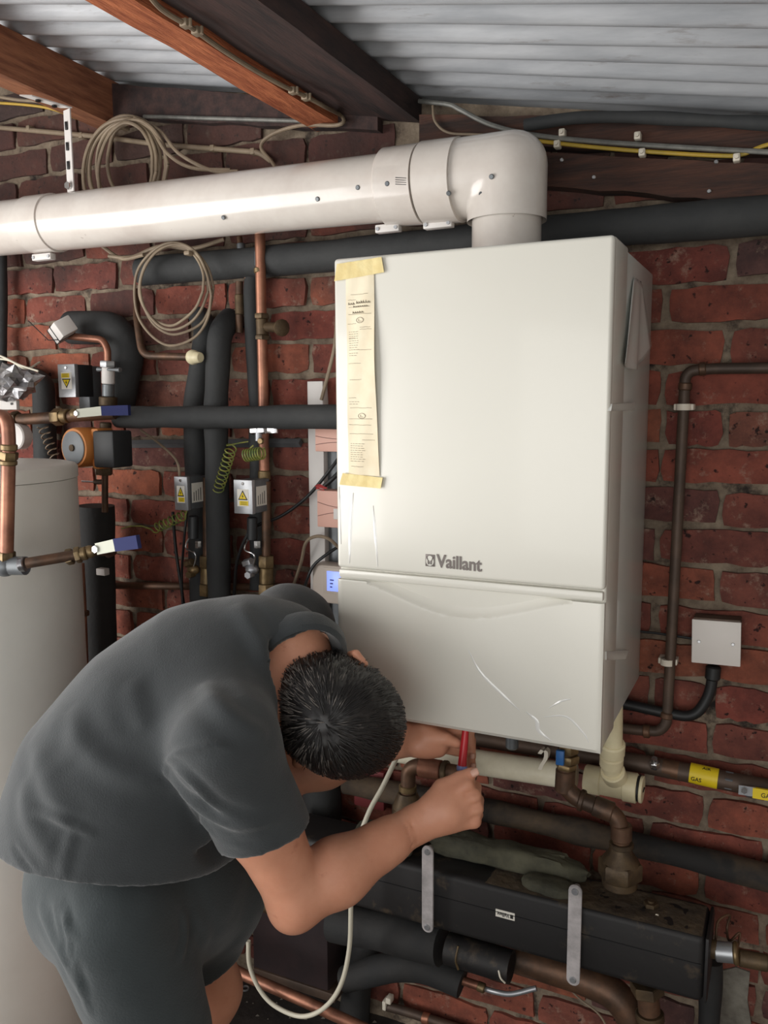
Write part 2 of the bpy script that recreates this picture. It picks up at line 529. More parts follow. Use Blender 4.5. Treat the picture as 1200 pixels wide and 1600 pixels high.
# grey mortar repair at the lower right of the wall
a, b = P(1128, 1512, -.01), P(1172, 1600, -.01)
mb = MB()
pts = [P(x, y, -.006) for x, y in ((1122, 1515), (1150, 1508), (1172, 1516), (1168, 1560), (1176, 1610), (1150, 1640), (1120, 1620), (1126, 1570))]
mb.prism(pts, (0, -.008, 0))
structure('mortar_patch', mb, RENDERP, wall_back, smooth=False)

# floor
mb = MB(); mb.box((-2.3, -4.2, FZ - .12), (2.0, .1, FZ))
structure('floor', mb, CONC, smooth=False)
# side walls: the left one stops at a doorway, the right one runs to the open garage door
mb = MB(); mb.box((XL - .11, -1.1, FZ), (XL, .1, roofz(XL) - .01))
mb.box((XL - .11, -2.95, FZ + 2.02), (XL, -1.1, roofz(XL) - .01)); mb.box((XL - .11, -4.0, FZ), (XL, -2.95, roofz(XL) - .01))
structure('wall_left', mb, PLAST, smooth=False)
mb = MB(); mb.box((XR, -4.0, FZ), (XR + .11, .1, roofz(XR) - .01))
structure('wall_right', mb, PLAST, smooth=False)

# corrugated roof, falling to the right; three lapped sheets
ceiling = bpy.data.objects.new('ceiling', None); COL.objects.link(ceiling)
ceiling.location = (0, 0, roofz(0)); ORG[ceiling] = Vector((0, 0, roofz(0))); ceiling['kind'] = 'structure'
PR = [(i / 12, .0125 * (1 - math.cos(2 * PI * i / 12))) for i in range(12)]
def sheet(y0, n, lift):
    prof = []
    for k in range(n):
        for t, h in PR:
            prof.append((y0 - .0765 * (k + t), h))
    prof.append((y0 - .0765 * n, 0))
    xs = [XL - .2 + (XR - XL + .5) * i / 24 for i in range(25)]
    mb = MB(); vs = []; fs = []
    m = len(prof)
    for side in (0, 1):
        for x in xs:
            for y, h in prof:
                vs.append(Vector((x, y, roofz(x) + h + lift + side * .0016 + .0012 * math.sin(x * 5 + y * 30))))
    o = len(xs) * m
    for i in range(len(xs) - 1):
        for j in range(m - 1):
            a = i * m + j
            fs.append((a, a + 1, a + m + 1, a + m)); fs.append((o + a, o + a + m, o + a + m + 1, o + a + 1))
    mb.add(vs, fs)
    return mb
y = 0.07
for i, n in enumerate((22, 20, 12)):
    obj('roof_sheet', sheet(y, n, .004 + .0035 * i), GALV, ceiling, ang=None)
    y -= .0765 * (n - 1)
YE = y - .9

# timbers
def timber(mb, x0, x1, z0f, y0, y1, tilt=0, n=30, rag=.003, seed=1):
    """timber running along y, underside at z0f(x), top just under the sheets"""
    rnd = random.Random(seed)
    ring = []
    vs = []
    for i in range(n + 1):
        y = y0 + (y1 - y0) * i / n
        a = rnd.uniform(-rag, rag); b = rnd.uniform(-rag, rag); c = rnd.uniform(-rag, rag) * .6
        vs += [Vector((x0 + a, y, z0f(x0) + c)), Vector((x1 + b * .4, y, z0f(x1) + c * .5)), Vector((x1, y, roofz(x1) + .001)), Vector((x0, y, roofz(x0) + .001))]
    fs = [(0, 1, 2, 3), tuple(n * 4 + q for q in (3, 2, 1, 0))]
    for i in range(n):
        for q in range(4):
            fs.append((i * 4 + q, (i + 1) * 4 + q, (i + 1) * 4 + (q + 1) % 4, i * 4 + (q + 1) % 4))
    return mb.add(vs, fs)
xr0, xr1 = P(497, 192, 0).x, P(538, 196, 0).x
t = obj('rafter', timber(MB(), xr0, xr1, lambda x: 1.156, -.002, -3.0), WOOD_O, label='orange-brown timber rafter with a ragged edge and a cable clipped along it', cat='rafter', smooth=False)
t = obj('rafter', timber(MB(), xr1 + .007, xr1 + .185, lambda x: roofz(x) - .048, -.002, -3.0, seed=4, rag=.002), WOOD_D, label='broad dark timber beam beside the orange rafter', cat='rafter', smooth=False)  # broad dark board filling the strip right of the orange rafter
# left rafter runs slightly askew
a0, a1 = P(166, 207, 0), P(190, 200, 0)
b0_, b1_ = PZ(-40, 118, a0.z), PZ(-40, 104, a0.z)
mb = MB()
def skew_beam(mb, a0, a1, b0, b1, h):
    top = lambda p: Vector((p.x, p.y, roofz(p.x) + .001)) if h is None else p + Vector((0, 0, h))
    q = [a0, a1, b1, b0]
    return mb.add(q + [top(p) for p in q], [(3, 2, 1, 0), (4, 5, 6, 7), (0, 1, 5, 4), (1, 2, 6, 5), (2, 3, 7, 6), (3, 0, 4, 7)])
d = (b0_ - a0)
b0_ = a0 + d * 4.0; b1_ = a1 + d * 4.0
skew_beam(mb, a0 + Vector((0, -.003, 0)), a1 + Vector((0, -.003, 0)), b0_, b1_, None)
obj('rafter', mb, WOOD_B, label='brown timber rafter at the upper left above the flue bracket', cat='rafter', smooth=False)

# wall plate timbers at the upper right
def wallbeam(tl, tr, bl, br, Y0, Y1):
    q = [P(*tl, Y1), P(*tr, Y1), P(*br, Y1), P(*bl, Y1)]
    mb = MB(); n = 16; vs = []
    rnd = random.Random(3)
    for i in range(n + 1):
        t = i / n
        A = q[0].lerp(q[1], t); B = q[3].lerp(q[2], t)
        A = A + Vector((0, 0, rnd.uniform(-.002, .002))); B = B + Vector((0, 0, rnd.uniform(-.003, .003)))
        vs += [A, B, Vector((B.x, Y0, B.z)), Vector((A.x, Y0, A.z))]
    fs = [(0, 3, 2, 1), tuple(n * 4 + k for k in (0, 1, 2, 3))]
    for i in range(n):
        for k in range(4):
            fs.append((i * 4 + k, i * 4 + (k + 1) % 4, (i + 1) * 4 + (k + 1) % 4, (i + 1) * 4 + k))
    return mb.add(vs, fs)
obj('wall_plate', wallbeam((655, 178), (1300, 192), (655, 222), (1300, 243), -.006, -.045), WOOD_W, label='rough brown timber along the wall top behind the grey conduit', cat='timber', smooth=False)
o = obj('wall_plate', wallbeam((700, 232), (1300, 262), (700, 278), (1300, 326), -.006, -.05), WOOD_W, label='lower brown timber on the wall with screws in its face, under the yellow cable', cat='timber', smooth=False)
for x, y in ((878, 250), (928, 277), (1108, 299), (1119, 253)):
    q = P(x, y, -.05); mb = MB(); mb.cyl(q, q + Vector((0, -.003, 0)), .004, 12, bev=.001)
    obj('screw', mb, CHROME, o)
obj('wall_plate', wallbeam((150, 128), (590, 165), (150, 182), (590, 205), -.006, -.03), WOOD_D, label='dark timber on the wall top between the two rafters', cat='timber', smooth=False)

# ------------------------------------------------------------------ boiler
BW, BD, BH = .472, .4234, .8
YB = -.016
boiler = thing('wall_boiler', 'large white wall-hung boiler with a till receipt taped to its front', 'boiler', (BW / 2, -.2, 0))
YS = -.305                         # seam between case and front cover
mb = MB(); mb.box((.004, YS, .003), (BW - .004, YB, BH - .003), .004)
obj('case', mb, BOILS, boiler)
mb = MB(); mb.box((.006, YS - .006, .006), (BW - .006, YS + .004, BH - .006))
obj('seam', mb, BOILD, boiler, smooth=False)
# front cover: rounded shell, upper door
def rounded_panel(x0, x1, z0, z1, yb, yf, r, seg=5):
    mb = MB(); mb.box((x0, yf, z0), (x1, yb, z1), r, seg=seg); return mb
mb = MB(); mb.box((0, YS - .107, .002), (BW, YS - .004, BH), .005, seg=3)
obj('cover', mb, BOIL, boiler)
zt0 = .2655
obj('upper_panel', rounded_panel(.0005, BW - .0005, zt0, BH, YS - .095, -BD, .0065), BOIL, boiler)
# trim band between the two panels (falls a little to the right end in the picture only by perspective)
mb = MB(); mb.box((.003, -BD + .0015, .2475), (BW - .003, YS - .1, .2625), .003)
obj('trim_band', mb, BOIL, boiler)
# lower door with the curved finger scoop
nx, nz = 96, 60
z1, z0 = .2445, 0.0
def smile(x):
    t = (x - .06) / (.36)
    if t < 0 or t > 1: return None
    return z1 - .004 - .041 * math.sin(PI * t) ** 1.3 * (1 - .12 * (t - .5))
vs, fs = [], []
for j in range(nz + 1):
    tt = (j / nz)
    z = z0 + (z1 - z0) * (1 - (1 - tt) ** 1.6)
    for i in range(nx + 1):
        x = .0005 + (BW - .001) * i / nx
        y = -BD
        s = smile(x)
        if s is not None and z > s:
            t = min(1, (z - s) / .035)
            y += .015 * math.sin(t * PI / 2) ** .6
        ed = min(x, BW - x, z - z0, (z1 - z) + .003)
        if ed < .005:
            y += .005 - math.sqrt(max(0, .005 ** 2 - (.005 - ed) ** 2))
        vs.append(Vector((x, y, z)))
for j in range(nz):
    for i in range(nx):
        a = j * (nx + 1) + i
        fs.append((a, a + 1, a + nx + 2, a + nx + 1))
# return edges
loop = list(range(nx + 1)) + [j * (nx + 1) + nx for j in range(1, nz + 1)] + [nz * (nx + 1) + i for i in range(nx - 1, -1, -1)] + [j * (nx + 1) for j in range(nz - 1, 0, -1)]
b = len(vs)
for q in loop: vs.append(Vector((vs[q].x, YS - .1, vs[q].z)))
for i in range(len(loop)):
    k = (i + 1) % len(loop)
    fs.append((loop[k], loop[i], b + i, b + k))
mb = MB(); mb.add(vs, fs)
obj('lower_door', mb, BOIL, boiler, ang=35)
# pale ridges put in for reflections and scratches on the film, lower door
FILMM = M('film_glint_ridge', (232, 232, 228), 0.1, coat=.8)
def ribbon_on_front(pts, w, h=.0009):
    s = spline([Vector((p.x, -BD - .0001, p.z)) for p in pts], 6)
    mb = MB(); vs = []; fs = []
    for i, p in enumerate(s):
        a = s[max(i - 1, 0)]; c = s[min(i + 1, len(s) - 1)]
        t = (c - a).normalized(); nrm = Vector((0, -1, 0)); sd = t.cross(nrm)
        ww = w * math.sin(PI * (i + .6) / (len(s) + .4)) + .0004
        vs += [p - sd * ww, p + nrm * h, p + sd * ww]
    for i in range(len(s) - 1):
        for k in range(2):
            fs.append((i * 3 + k, i * 3 + k + 1, (i + 1) * 3 + k + 1, (i + 1) * 3 + k))
    return mb.add(vs, fs)
for pts, w in (([(732, 1016), (752, 1052), (790, 1090), (812, 1110)], .0022), ([(822, 1112), (838, 1126), (842, 1142), (862, 1158)], .003), ([(850, 1120), (885, 1120), (912, 1146), (920, 1160)], .0015), ([(858, 1106), (876, 1096), (892, 1092)], .0015)):
    obj('film_glint_ridge', ribbon_on_front([P(x, y, -BD) for x, y in pts], w), FILMM, boiler)
# long narrow ridges put in for highlights on peeled film edges, upper panel left
for pts, w in (([(552, 770), (548, 820), (546, 880)], .003), ([(583, 790), (586, 830), (590, 885)], .0022), ([(530, 760), (531, 800), (533, 850)], .0016)):
    obj('film_glint_ridge', ribbon_on_front([P(x, y, -BD) for x, y in pts], w), FILMM, boiler)
# logo
zl = .2815
obj('logo_lettering', text_mesh('Vaillant', (.1915, -BD - .0008, zl - .0005), (1, 0, -.02), (0, 0, 1), .0225, .080, .0015, .018), LOGO, boiler, smooth=False)
mb = MB(); mb.box((.1715, -BD - .0014, zl), (.1885, -BD, zl + .0205), .0006)
em = obj('logo_emblem', mb, LOGO, boiler)
mb = MB()
c = Vector((.180, -BD - .0014, zl + .0098))
ov = [c + Vector((.0068 * math.cos(a) * (1 - .12 * math.sin(a)), 0, .0086 * math.sin(a))) for a in [2 * PI * i / 28 for i in range(28)]]
mb.prism(ov, (0, -.0004, 0))
obj('emblem_oval', mb, BOIL, em, smooth=False)
mb = MB()
for s in (-1, 1):
    pts = [c + Vector((s * q, -.0007, h)) for q, h in ((.001, -.001), (.0036, .001), (.0058, .0072))]
    mb.tube(spline(pts, 4), [.0008] * 9, 6)
    pts = [c + Vector((s * q, -.0007, h)) for q, h in ((.0032, .0005), (.0034, -.003), (.0028, -.0062))]
    mb.tube(spline(pts, 4), [.0007] * 9, 6)
    mb.tube([c + Vector((s * .0012, -.0007, -.0015)), c + Vector((s * .0012, -.0007, -.006))], .0005, 6)
mb.tube([c + Vector((-.0028, -.0007, -.0035)), c + Vector((.0028, -.0007, -.0035))], .0005, 6)
obj('emblem_mark', mb, LOGO, em)
# tape marks and peeling film on the right side
FILM = M('peeling_film', (208, 208, 202), 0.25, coat=.3)
def side_patch(x0, x1, pts, lift, name, mat):
    q = [PX(x, y, BW) for x, y in pts]
    mb = MB(); mb.prism([Vector((BW - .0035, p.y, p.z)) for p in q], (lift, 0, 0))
    return obj(name, mb, mat, boiler, smooth=False)
side_patch(0, 0, [(955, 631), (992, 629), (990, 641), (953, 642)], .0052, 'tape_mark', FILM)
side_patch(0, 0, [(946, 1018), (981, 1016), (976, 1030), (946, 1031)], .0052, 'tape_mark', FILM)
# peeling film flap: hanging folded sheet near the top of the side
vs, fs = [], []
top = [PX(x, y, BW) for x, y in ((991, 436), (994, 434), (998, 437), (1002, 441), (1004, 446))]
rows = [(0, 0), (.2, .2), (.45, .55), (.7, .85), (.9, .95), (1, .75)]
bot = [PX(x, y, BW) for x, y in ((968, 566), (977, 575), (988, 578), (996, 570), (1011, 541))]
nu, nv = 14, 16
for j in range(nv + 1):
    v = j / nv
    for i in range(nu + 1):
        u = i / nu * 4; k = min(int(u), 3); f = u - k
        p = top[k].lerp(top[k + 1], f).lerp(bot[k].lerp(bot[k + 1], f), v)
        fold = .004 * v * math.sin(i / nu * 13 + v * 2) + .006 * v
        vs.append(Vector((BW - .002 + .001 + abs(fold), p.y, p.z)))
for j in range(nv):
    for i in range(nu):
        a = j * (nu + 1) + i; fs.append((a, a + 1, a + nu + 2, a + nu + 1))
fl = obj('film_flap', (vs, fs), FILM, boiler, label='torn protective film peeling from the side')
md = fl.modifiers.new('t', 'SOLIDIFY'); md.thickness = .0006
for x, y in ((996, 438), (1002, 441)):
    q = PX(x, y, BW); mb = MB(); mb.ball((BW - .002, q.y, q.z), .0022, 6); obj('rubber_bung', mb, BLACK, boiler)
# underside details
mb = MB(); mb.box((.44, -.36, -.012), (.462, -.33, .004), .002); obj('base_clip', mb, CLIPW, boiler)

# receipt and tape
def sheet_on_front(corners, nu, nv, bulge, mat, name, label, cat, lift=.0012, thick=.0003):
    tl, tr, br, bl = [P(x, y, -BD) for x, y in corners]
    vs, fs = [], []
    for j in range(nv + 1):
        for i in range(nu + 1):
            u, v = i / nu, j / nv
            p = tl.lerp(tr, u).lerp(bl.lerp(br, u), v)
            vs.append(Vector((p.x, -BD - lift - bulge(u, v), p.z)))
    n = len(vs)
    for j in range(nv):
        for i in range(nu):
            a = j * (nu + 1) + i; fs.append((a, a + nu + 1, a + nu + 2, a + 1))
    lp = [i for i in range(nu + 1)] + [j * (nu + 1) + nu for j in range(1, nv + 1)] + [nv * (nu + 1) + i for i in range(nu - 1, -1, -1)] + [j * (nu + 1) for j in range(nv - 1, 0, -1)]
    b = [v + Vector((0, thick, 0)) for v in vs]; vs += b
    fs += [tuple(n + q for q in reversed(f)) for f in fs]
    for i in range(len(lp)):
        k = (i + 1) % len(lp); fs.append((lp[i], lp[k], lp[k] + n, lp[i] + n))
    return obj(name, (vs, fs), mat, label=label, cat=cat, ang=60)
rb = lambda u, v: .0035 * math.sin(PI * u) * .5 + .008 * u * u * math.sin(PI * min(1, v * 1.02)) + .0012 * math.sin(u * 9 + v * 12)
RC = ((541, 428), (585, 424), (594, 744), (545, 742))
receipt = sheet_on_front(RC, 8, 40, rb, PAPER, 'receipt', 'long narrow cream till receipt taped down the left of the boiler front', 'receipt')
def rp(u, v, lift=.0006):
    tl, tr, br, bl = [P(x, y, -BD) for x, y in RC]
    p = tl.lerp(tr, u).lerp(bl.lerp(br, u), v)
    return Vector((p.x, -BD - .0012 - rb(u, v) - lift, p.z))
mb = MB(); rr = random.Random(3)
def stroke(mb, pts, w=.00035):
    mb.tube([rp(u, v) for u, v in pts], w, 4)
for v, u0, u1 in ((.105, .18, .8), (.13, .08, .35), (.165, .1, .85), (.2, .08, .9), (.245, .05, .35), (.315, .08, .3), (.44, .06, .5), (.52, .1, .5), (.61, .06, .3), (.66, .1, .85), (.715, .06, .85), (.745, .05, .8), (.79, .06, .85), (.955, .1, .5), (.82, .5, .9), (.265, .5, .85), (.275, .5, .9), (.375, .45, .9)):
    stroke(mb, [(u0 + (u1 - u0) * i / 6, v + rr.uniform(-.001, .001)) for i in range(7)], .00025)
for v0, n, u1 in ((.285, 9, .4), (.39, 2, .35), (.84, 9, .5), (.63, 2, .35)):
    for k in range(n):
        u = .08
        while u < u1:
            w = rr.uniform(.04, .1); stroke(mb, [(u, v0 + k * .011), (u + w, v0 + k * .011)], .0003); u += w + .03
receipt_print = obj('printed_lines', mb, INK, receipt)
mb = MB()
# handwriting and two ringed initials
def scribble(u0, v, n, w, h):
    u = u0
    for k in range(n):
        stroke(mb, [(u + w * .1, v + h), (u + w * .25, v - h * rr.uniform(.4, 1)), (u + w * .45, v + h * .8), (u + w * .7, v + rr.uniform(-.3, .2) * h), (u + w * .95, v + h)], .0004)
        u += w * 1.15
scribble(.08, .147, 3, .07, .006); scribble(.36, .142, 6, .075, .008); scribble(.25, .162, 7, .07, .005); scribble(.22, .19, 5, .075, .006)
obj('handwriting', mb, INK, receipt)
mb = MB()
for v, ch in ((.23, 'a'), (.70, 'L')):
    c = (.5, v)
    stroke(mb, [(.5 + .13 * math.cos(t), v + .013 * math.sin(t)) for t in [2 * PI * i / 16 for i in range(17)]], .0004)
    stroke(mb, [(.46, v - .006), (.46, v + .006), (.55, v + .005)], .0004)
obj('ringed_initial', mb, INK, receipt)
sheet_on_front(((528, 413), (598, 402), (602, 426), (524, 440)), 16, 6, lambda u, v: .0016 + .0035 * max(0, u - .8) * 5 * .4 + .0006 * math.sin(u * 30), TAPE, 'masking_tape', 'yellow masking tape strip across the top of the receipt', 'tape', .0025)
sheet_on_front(((537, 739), (600, 746), (597, 763), (532, 757)), 16, 6, lambda u, v: .0016 + .003 * max(0, u - .8) * 5 * .4 + .0005 * math.sin(u * 26 + v), TAPE, 'masking_tape', 'yellow masking tape strip across the bottom end of the receipt', 'tape', .0025)

# ------------------------------------------------------------------ flue
fl_c = Vector((BW / 2, -.2, .8))
FR = .0625
flue = thing('flue_pipe', 'big white glossy flue pipe rising from the boiler and running left under the roof', 'pipe', fl_c)
zc = P(600, 292, -.215).z
Lend = P(-60, 363, -.21)
ax_l = Vector((-1, 0, (Lend.z - zc) / abs(Lend.x - .0)))
def along(x): return Vector((x, -.205, zc + (x - .0) * (-(Lend.z - zc) / abs(Lend.x))))
NS = 48
mb = MB(); mb.cyl(along(-1.93), along(.03), FR, NS)
obj('straight_pipe', mb, FLUE, flue)
mb = MB(); mb.tube([along(-.93), along(-.928), along(-.856), along(-.854)], [FR, FR + .0035, FR + .0035, FR], NS)
obj('joint_collar', mb, FLUE, flue)
# elbow: rounded segment, straight socket, mitred turn down
C0 = Vector((BW / 2, -.2, zc))
RE = FR + .009
e0, e1, e2 = along(.0), along(.075), along(.15)
mb = MB(); mb.tube([e0, e0 + Vector((.003, 0, 0)), e1], [RE - .003, RE, RE + .001], NS)
obj('elbow_segment', mb, FLUE, flue)
mb = MB(); mb.tube([e1 + Vector((.002, 0, 0)), e1 + Vector((.006, 0, 0)), e2], [RE - .002, RE + .003, RE + .003], NS)
obj('elbow_segment', mb, FLUE, flue)
# bend with a rounded outside and a mitre crease inside
path = [e2 + Vector((-.002, 0, 0))]
rb_ = .052
cx, czz = C0.x - rb_, C0.z - rb_
for i in range(15):
    a = PI / 2 - (PI / 2) * i / 14
    path.append(Vector((cx + rb_ * math.cos(a), -.2, czz + rb_ * math.sin(a))))
# ring planes hinged on the inner corner so the inside forms a crease
hinge = Vector((cx, 0, czz))
def bend_rings(r):
    vs, fs = [], []
    rings = 13; n = NS
    inner = Vector((C0.x - r, -.2, C0.z - r))
    for i in range(rings):
        a = (PI / 2) * i / (rings - 1)
        t = Vector((math.cos(a), 0, -math.sin(a)))          # tangent
        nrm = Vector((math.sin(a), 0, math.cos(a)))          # outward
        for k in range(n):
            b = 2 * PI * k / n
            h = (1 + math.cos(b)) * r                        # distance from the inner corner along nrm
            # keep the outside a tight round rather than a wide sweep
            vs.append(inner + nrm * h + Vector((0, math.sin(b) * r, 0)))
    # squash: shift towards a square corner
    for i in range(rings - 1):
        for k in range(n):
            fs.append((i * n + k, (i + 1) * n + k, (i + 1) * n + (k + 1) % n, i * n + (k + 1) % n))
    return vs, fs
def corner_bend(r):
    """two straight tubes mitred at 45 degrees, the outer edge rounded"""
    vs, fs = [], []
    n = NS
    q = .62
    rows = []
    R0 = r * 1.05                                            # outer rounding radius
    for k in range(n):
        b = 2 * PI * k / n
        h = math.cos(b) * r; yy = -.2 + math.sin(b) * r
        # in-plane path of this generator: comes along x at height C0.z+h, turns down at x = C0.x+h, rounded by rr
        rr_ = max(0.0, (h + r) / (2 * r)) * R0 * .78
        pts = [Vector((e2.x - .002, yy, C0.z + h))]
        xx, zz = C0.x + h, C0.z + h
        for i in range(11):
            a = (PI / 2) * i / 10
            pts.append(Vector((xx - rr_ + rr_ * math.sin(a), yy, zz - rr_ + rr_ * math.cos(a))))
        pts.append(Vector((xx, yy, C0.z - r - .012)))
        rows.append(pts)
    m = len(rows[0])
    for pts in rows: vs += pts
    for k in range(n):
        k2 = (k + 1) % n
        for i in range(m - 1):
            fs.append((k * m + i, k2 * m + i, k2 * m + i + 1, k * m + i + 1))
    return vs, fs
obj('mitred_bend', corner_bend(RE), FLUE, flue)
mb = MB(); mb.tube([Vector((C0.x, -.2, C0.z - RE - .006)), Vector((C0.x, -.2, BH - .02))], FR, NS)
obj('riser', mb, FLUE, flue)
mb = MB(); mb.tube([Vector((C0.x, -.2, BH - .004)), Vector((C0.x, -.2, BH + .012)), Vector((C0.x, -.2, BH + .014))], [FR + .012, FR + .012, FR + .006], NS)
obj('flue_collar', mb, FLUE, flue)
# band clips under the pipe, screws, warning print
def pipe_clip(x0, x1):
    a, b = along(x0), along(x1); mb = MB()
    mb.box((x0, -.215, a.z - RE - .012), (x1, -.197, a.z - RE + .003), .002)
    o = obj('band_clip', mb, WHITEP, flue)
    for x in (x0 + .006, x1 - .006):
        q = Vector((x, -.215, a.z - RE - .005)); s = MB(); s.cyl(q, q + Vector((0, -.0025, 0)), .0035, 10); obj('clip_screw', s, STEEL, o)
pipe_clip(-.022, .028); pipe_clip(.078, .135); pipe_clip(-.93, -.87)
def on_pipe(px, py, r):
    """hit the pipe cylinder (axis along x) with the sight line"""
    v = (CD + CR * ((px - 600) / FOC) - CU * ((py - 800) / FOC)).normalized()
    oy, oz = CAM.y + .205, CAM.z - zc
    A = v.y ** 2 + v.z ** 2; B = 2 * (oy * v.y + oz * v.z); Cc = oy * oy + oz * oz - r * r
    D = B * B - 4 * A * Cc
    if D < 0: return None
    t = (-B - math.sqrt(D)) / (2 * A)
    p = CAM + v * t
    nrm = Vector((0, p.y + .205, p.z - zc)).normalized()
    return p, nrm
for x, y, r in ((559, 293, FR), (605, 287, RE), (701, 302, RE + .003), (752, 303, RE + .003), (768, 276, RE), (349, 340, FR), (496, 311, FR)):
    h = on_pipe(x, y, r)
    if h:
        p, nm = h; mb = MB(); mb.cyl(p - nm * .002, p + nm * .002, .0045, 12, bev=.001); obj('screw', mb, STEELD, flue)
mb = MB()
for k in range(4):
    pts = []
    for i in range(5):
        h = on_pipe(618 + i * 4.3, 277.5 + k * 3.4 + i * .2, RE)
        pts.append(h[0] + h[1] * .0004)
    mb.tube(pts, .0009, 5)
obj('printed_mark', mb, LBLK, flue)
# white steel bracket holding the flue
br = thing('flue_bracket', 'white slotted steel angle bracket hanging from the left rafter down to the flue', 'bracket', P(108, 300, -.2))
A_ = P(110, 298, -.225); B_ = Vector((A_.x, -.225, P(100, 172, -.225).z)); 
A_ = Vector((A_.x, -.225, A_.z - .002))
Cc_ = P(40, 150, -.30)
def strap(mb, a, b, w, t, side):
    d = (b - a).normalized(); s = Vector(side).normalized(); nn = d.cross(s).normalized()
    mb.add([a - s * w / 2, a + s * w / 2, b + s * w / 2, b - s * w / 2] + [q + nn * t for q in (a - s * w / 2, a + s * w / 2, b + s * w / 2, b - s * w / 2)], [(0, 1, 2, 3), (7, 6, 5, 4), (0, 4, 5, 1), (1, 5, 6, 2), (2, 6, 7, 3), (3, 7, 4, 0)])
mb = MB(); strap(mb, A_, B_, .026, .003, (1, -.25, 0)); obj('upright_arm', mb, WHITEP, br, smooth=False)
mb = MB(); strap(mb, B_ + Vector((.0, 0, .003)), Cc_, .026, .003, (1, .6, .0)); obj('top_arm', mb, WHITEP, br, smooth=False)
mb = MB()
for t in (.32, .55, .8):
    q = A_.lerp(B_, t) + Vector((0, -.002, 0)); mb.box(q - Vector((.003, .003, .009)), q + Vector((.003, .001, .009)), .001)
obj('slot', mb, BLACK, br)
mb = MB()
for t in (.3, .7):
    q = B_.lerp(Cc_, t) - Vector((0, 0, .001)); mb.cyl(q - Vector((0, 0, .002)), q + Vector((0, 0, .001)), .006, 10)
obj('slot', mb, BLACK, br)
q = A_ + Vector((0, -.003, .012)); mb = MB(); mb.hexnut(q, q + Vector((0, -.007, 0)), .009); obj('bolt', mb, CHROME, br)
# ------------------------------------------------------------------ pipework helpers
def rad(wpx, q):
    return wpx / 2 * mpp(P(*q))

def pipe_mb(pts, w, bend=.02, n=18, mb=None, ref=0):
    """pts: (px, py, Y) along the centre line, w: width in pixels at pts[ref]"""
    q = PP(pts); r = rad(w, pts[ref])
    mb = mb or MB()
    return mb.tube(fillet(q, bend, 7), r, n), r

def pipe(name, label, cat, pts, w, mat, bend=.02, parent=None, group=None, n=18, ref=0):
    mb, r = pipe_mb(pts, w, bend, n, ref=ref)
    return obj(name, mb, mat, parent, label=label, cat=cat, group=group)

def fitting(parent, a, b, w, mat, name='coupling', hexed=False, bev=.002, n=18):
    """collar between two pixel points"""
    A, B = P(*a), P(*b); r = rad(w, a); mb = MB()
    if hexed: mb.hexnut(A, B, r, bev)
    else: mb.cyl(A, B, r, n, bev=min(bev, (B - A).length * .3))
    return obj(name, mb, mat, parent)

def cable(name, label, pts, w, mat, parent=None, group=None, n=8, seg=8):
    q = spline(PP(pts), seg); mb = MB(); mb.tube(q, rad(w, pts[0]), n)
    return obj(name, mb, mat, parent, label=label, cat=None if parent else 'cable', group=group)

# ---- black insulated pipe along the wall behind flue and boiler
def lagged(name, label, pts, w, mat=FOAM_HAZE, bend=.04, seams=(), lump=.0012, n=20, ref=0, parent=None):
    q = fillet(PP(pts), bend, 8); r = rad(w, pts[ref])
    # resample and let the foam swell a little
    L = [0]
    for i in range(1, len(q)): L.append(L[-1] + (q[i] - q[i - 1]).length)
    m = max(8, int(L[-1] / .012)); pp = []; rr = []
    j = 0
    for i in range(m + 1):
        s = L[-1] * i / m
        while j < len(L) - 2 and L[j + 1] < s: j += 1
        t = (s - L[j]) / max(L[j + 1] - L[j], 1e-9)
        p = q[j].lerp(q[j + 1], t); pp.append(p)
        rr.append(r + lump * noise.noise(p * 14) * 2)
    mb = MB(); mb.tube(pp, rr, n)
    return obj(name, mb, mat, parent, label=label, cat='pipe' if parent is None else None)

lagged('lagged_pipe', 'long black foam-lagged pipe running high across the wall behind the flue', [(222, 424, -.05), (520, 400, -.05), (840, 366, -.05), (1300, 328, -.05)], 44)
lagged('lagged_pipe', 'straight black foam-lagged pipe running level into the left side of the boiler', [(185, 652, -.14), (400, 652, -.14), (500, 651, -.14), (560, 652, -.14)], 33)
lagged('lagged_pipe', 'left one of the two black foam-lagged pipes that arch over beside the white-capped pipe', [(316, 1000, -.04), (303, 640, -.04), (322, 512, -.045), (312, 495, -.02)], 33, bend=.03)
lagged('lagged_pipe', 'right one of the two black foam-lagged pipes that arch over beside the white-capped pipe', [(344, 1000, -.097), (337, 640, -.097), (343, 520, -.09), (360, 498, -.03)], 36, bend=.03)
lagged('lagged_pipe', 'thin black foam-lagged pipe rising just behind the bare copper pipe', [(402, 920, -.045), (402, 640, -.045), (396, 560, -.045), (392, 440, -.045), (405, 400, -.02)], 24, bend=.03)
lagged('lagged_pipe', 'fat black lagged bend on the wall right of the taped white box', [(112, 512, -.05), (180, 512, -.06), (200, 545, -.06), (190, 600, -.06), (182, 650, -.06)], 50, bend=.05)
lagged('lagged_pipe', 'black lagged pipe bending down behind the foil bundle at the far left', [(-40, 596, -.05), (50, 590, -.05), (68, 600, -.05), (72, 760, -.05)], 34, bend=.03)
lagged('lagged_pipe', 'dark lagged vertical pipe at the far left edge of the wall', [(2, 395, -.05), (2, 620, -.05)], 18)

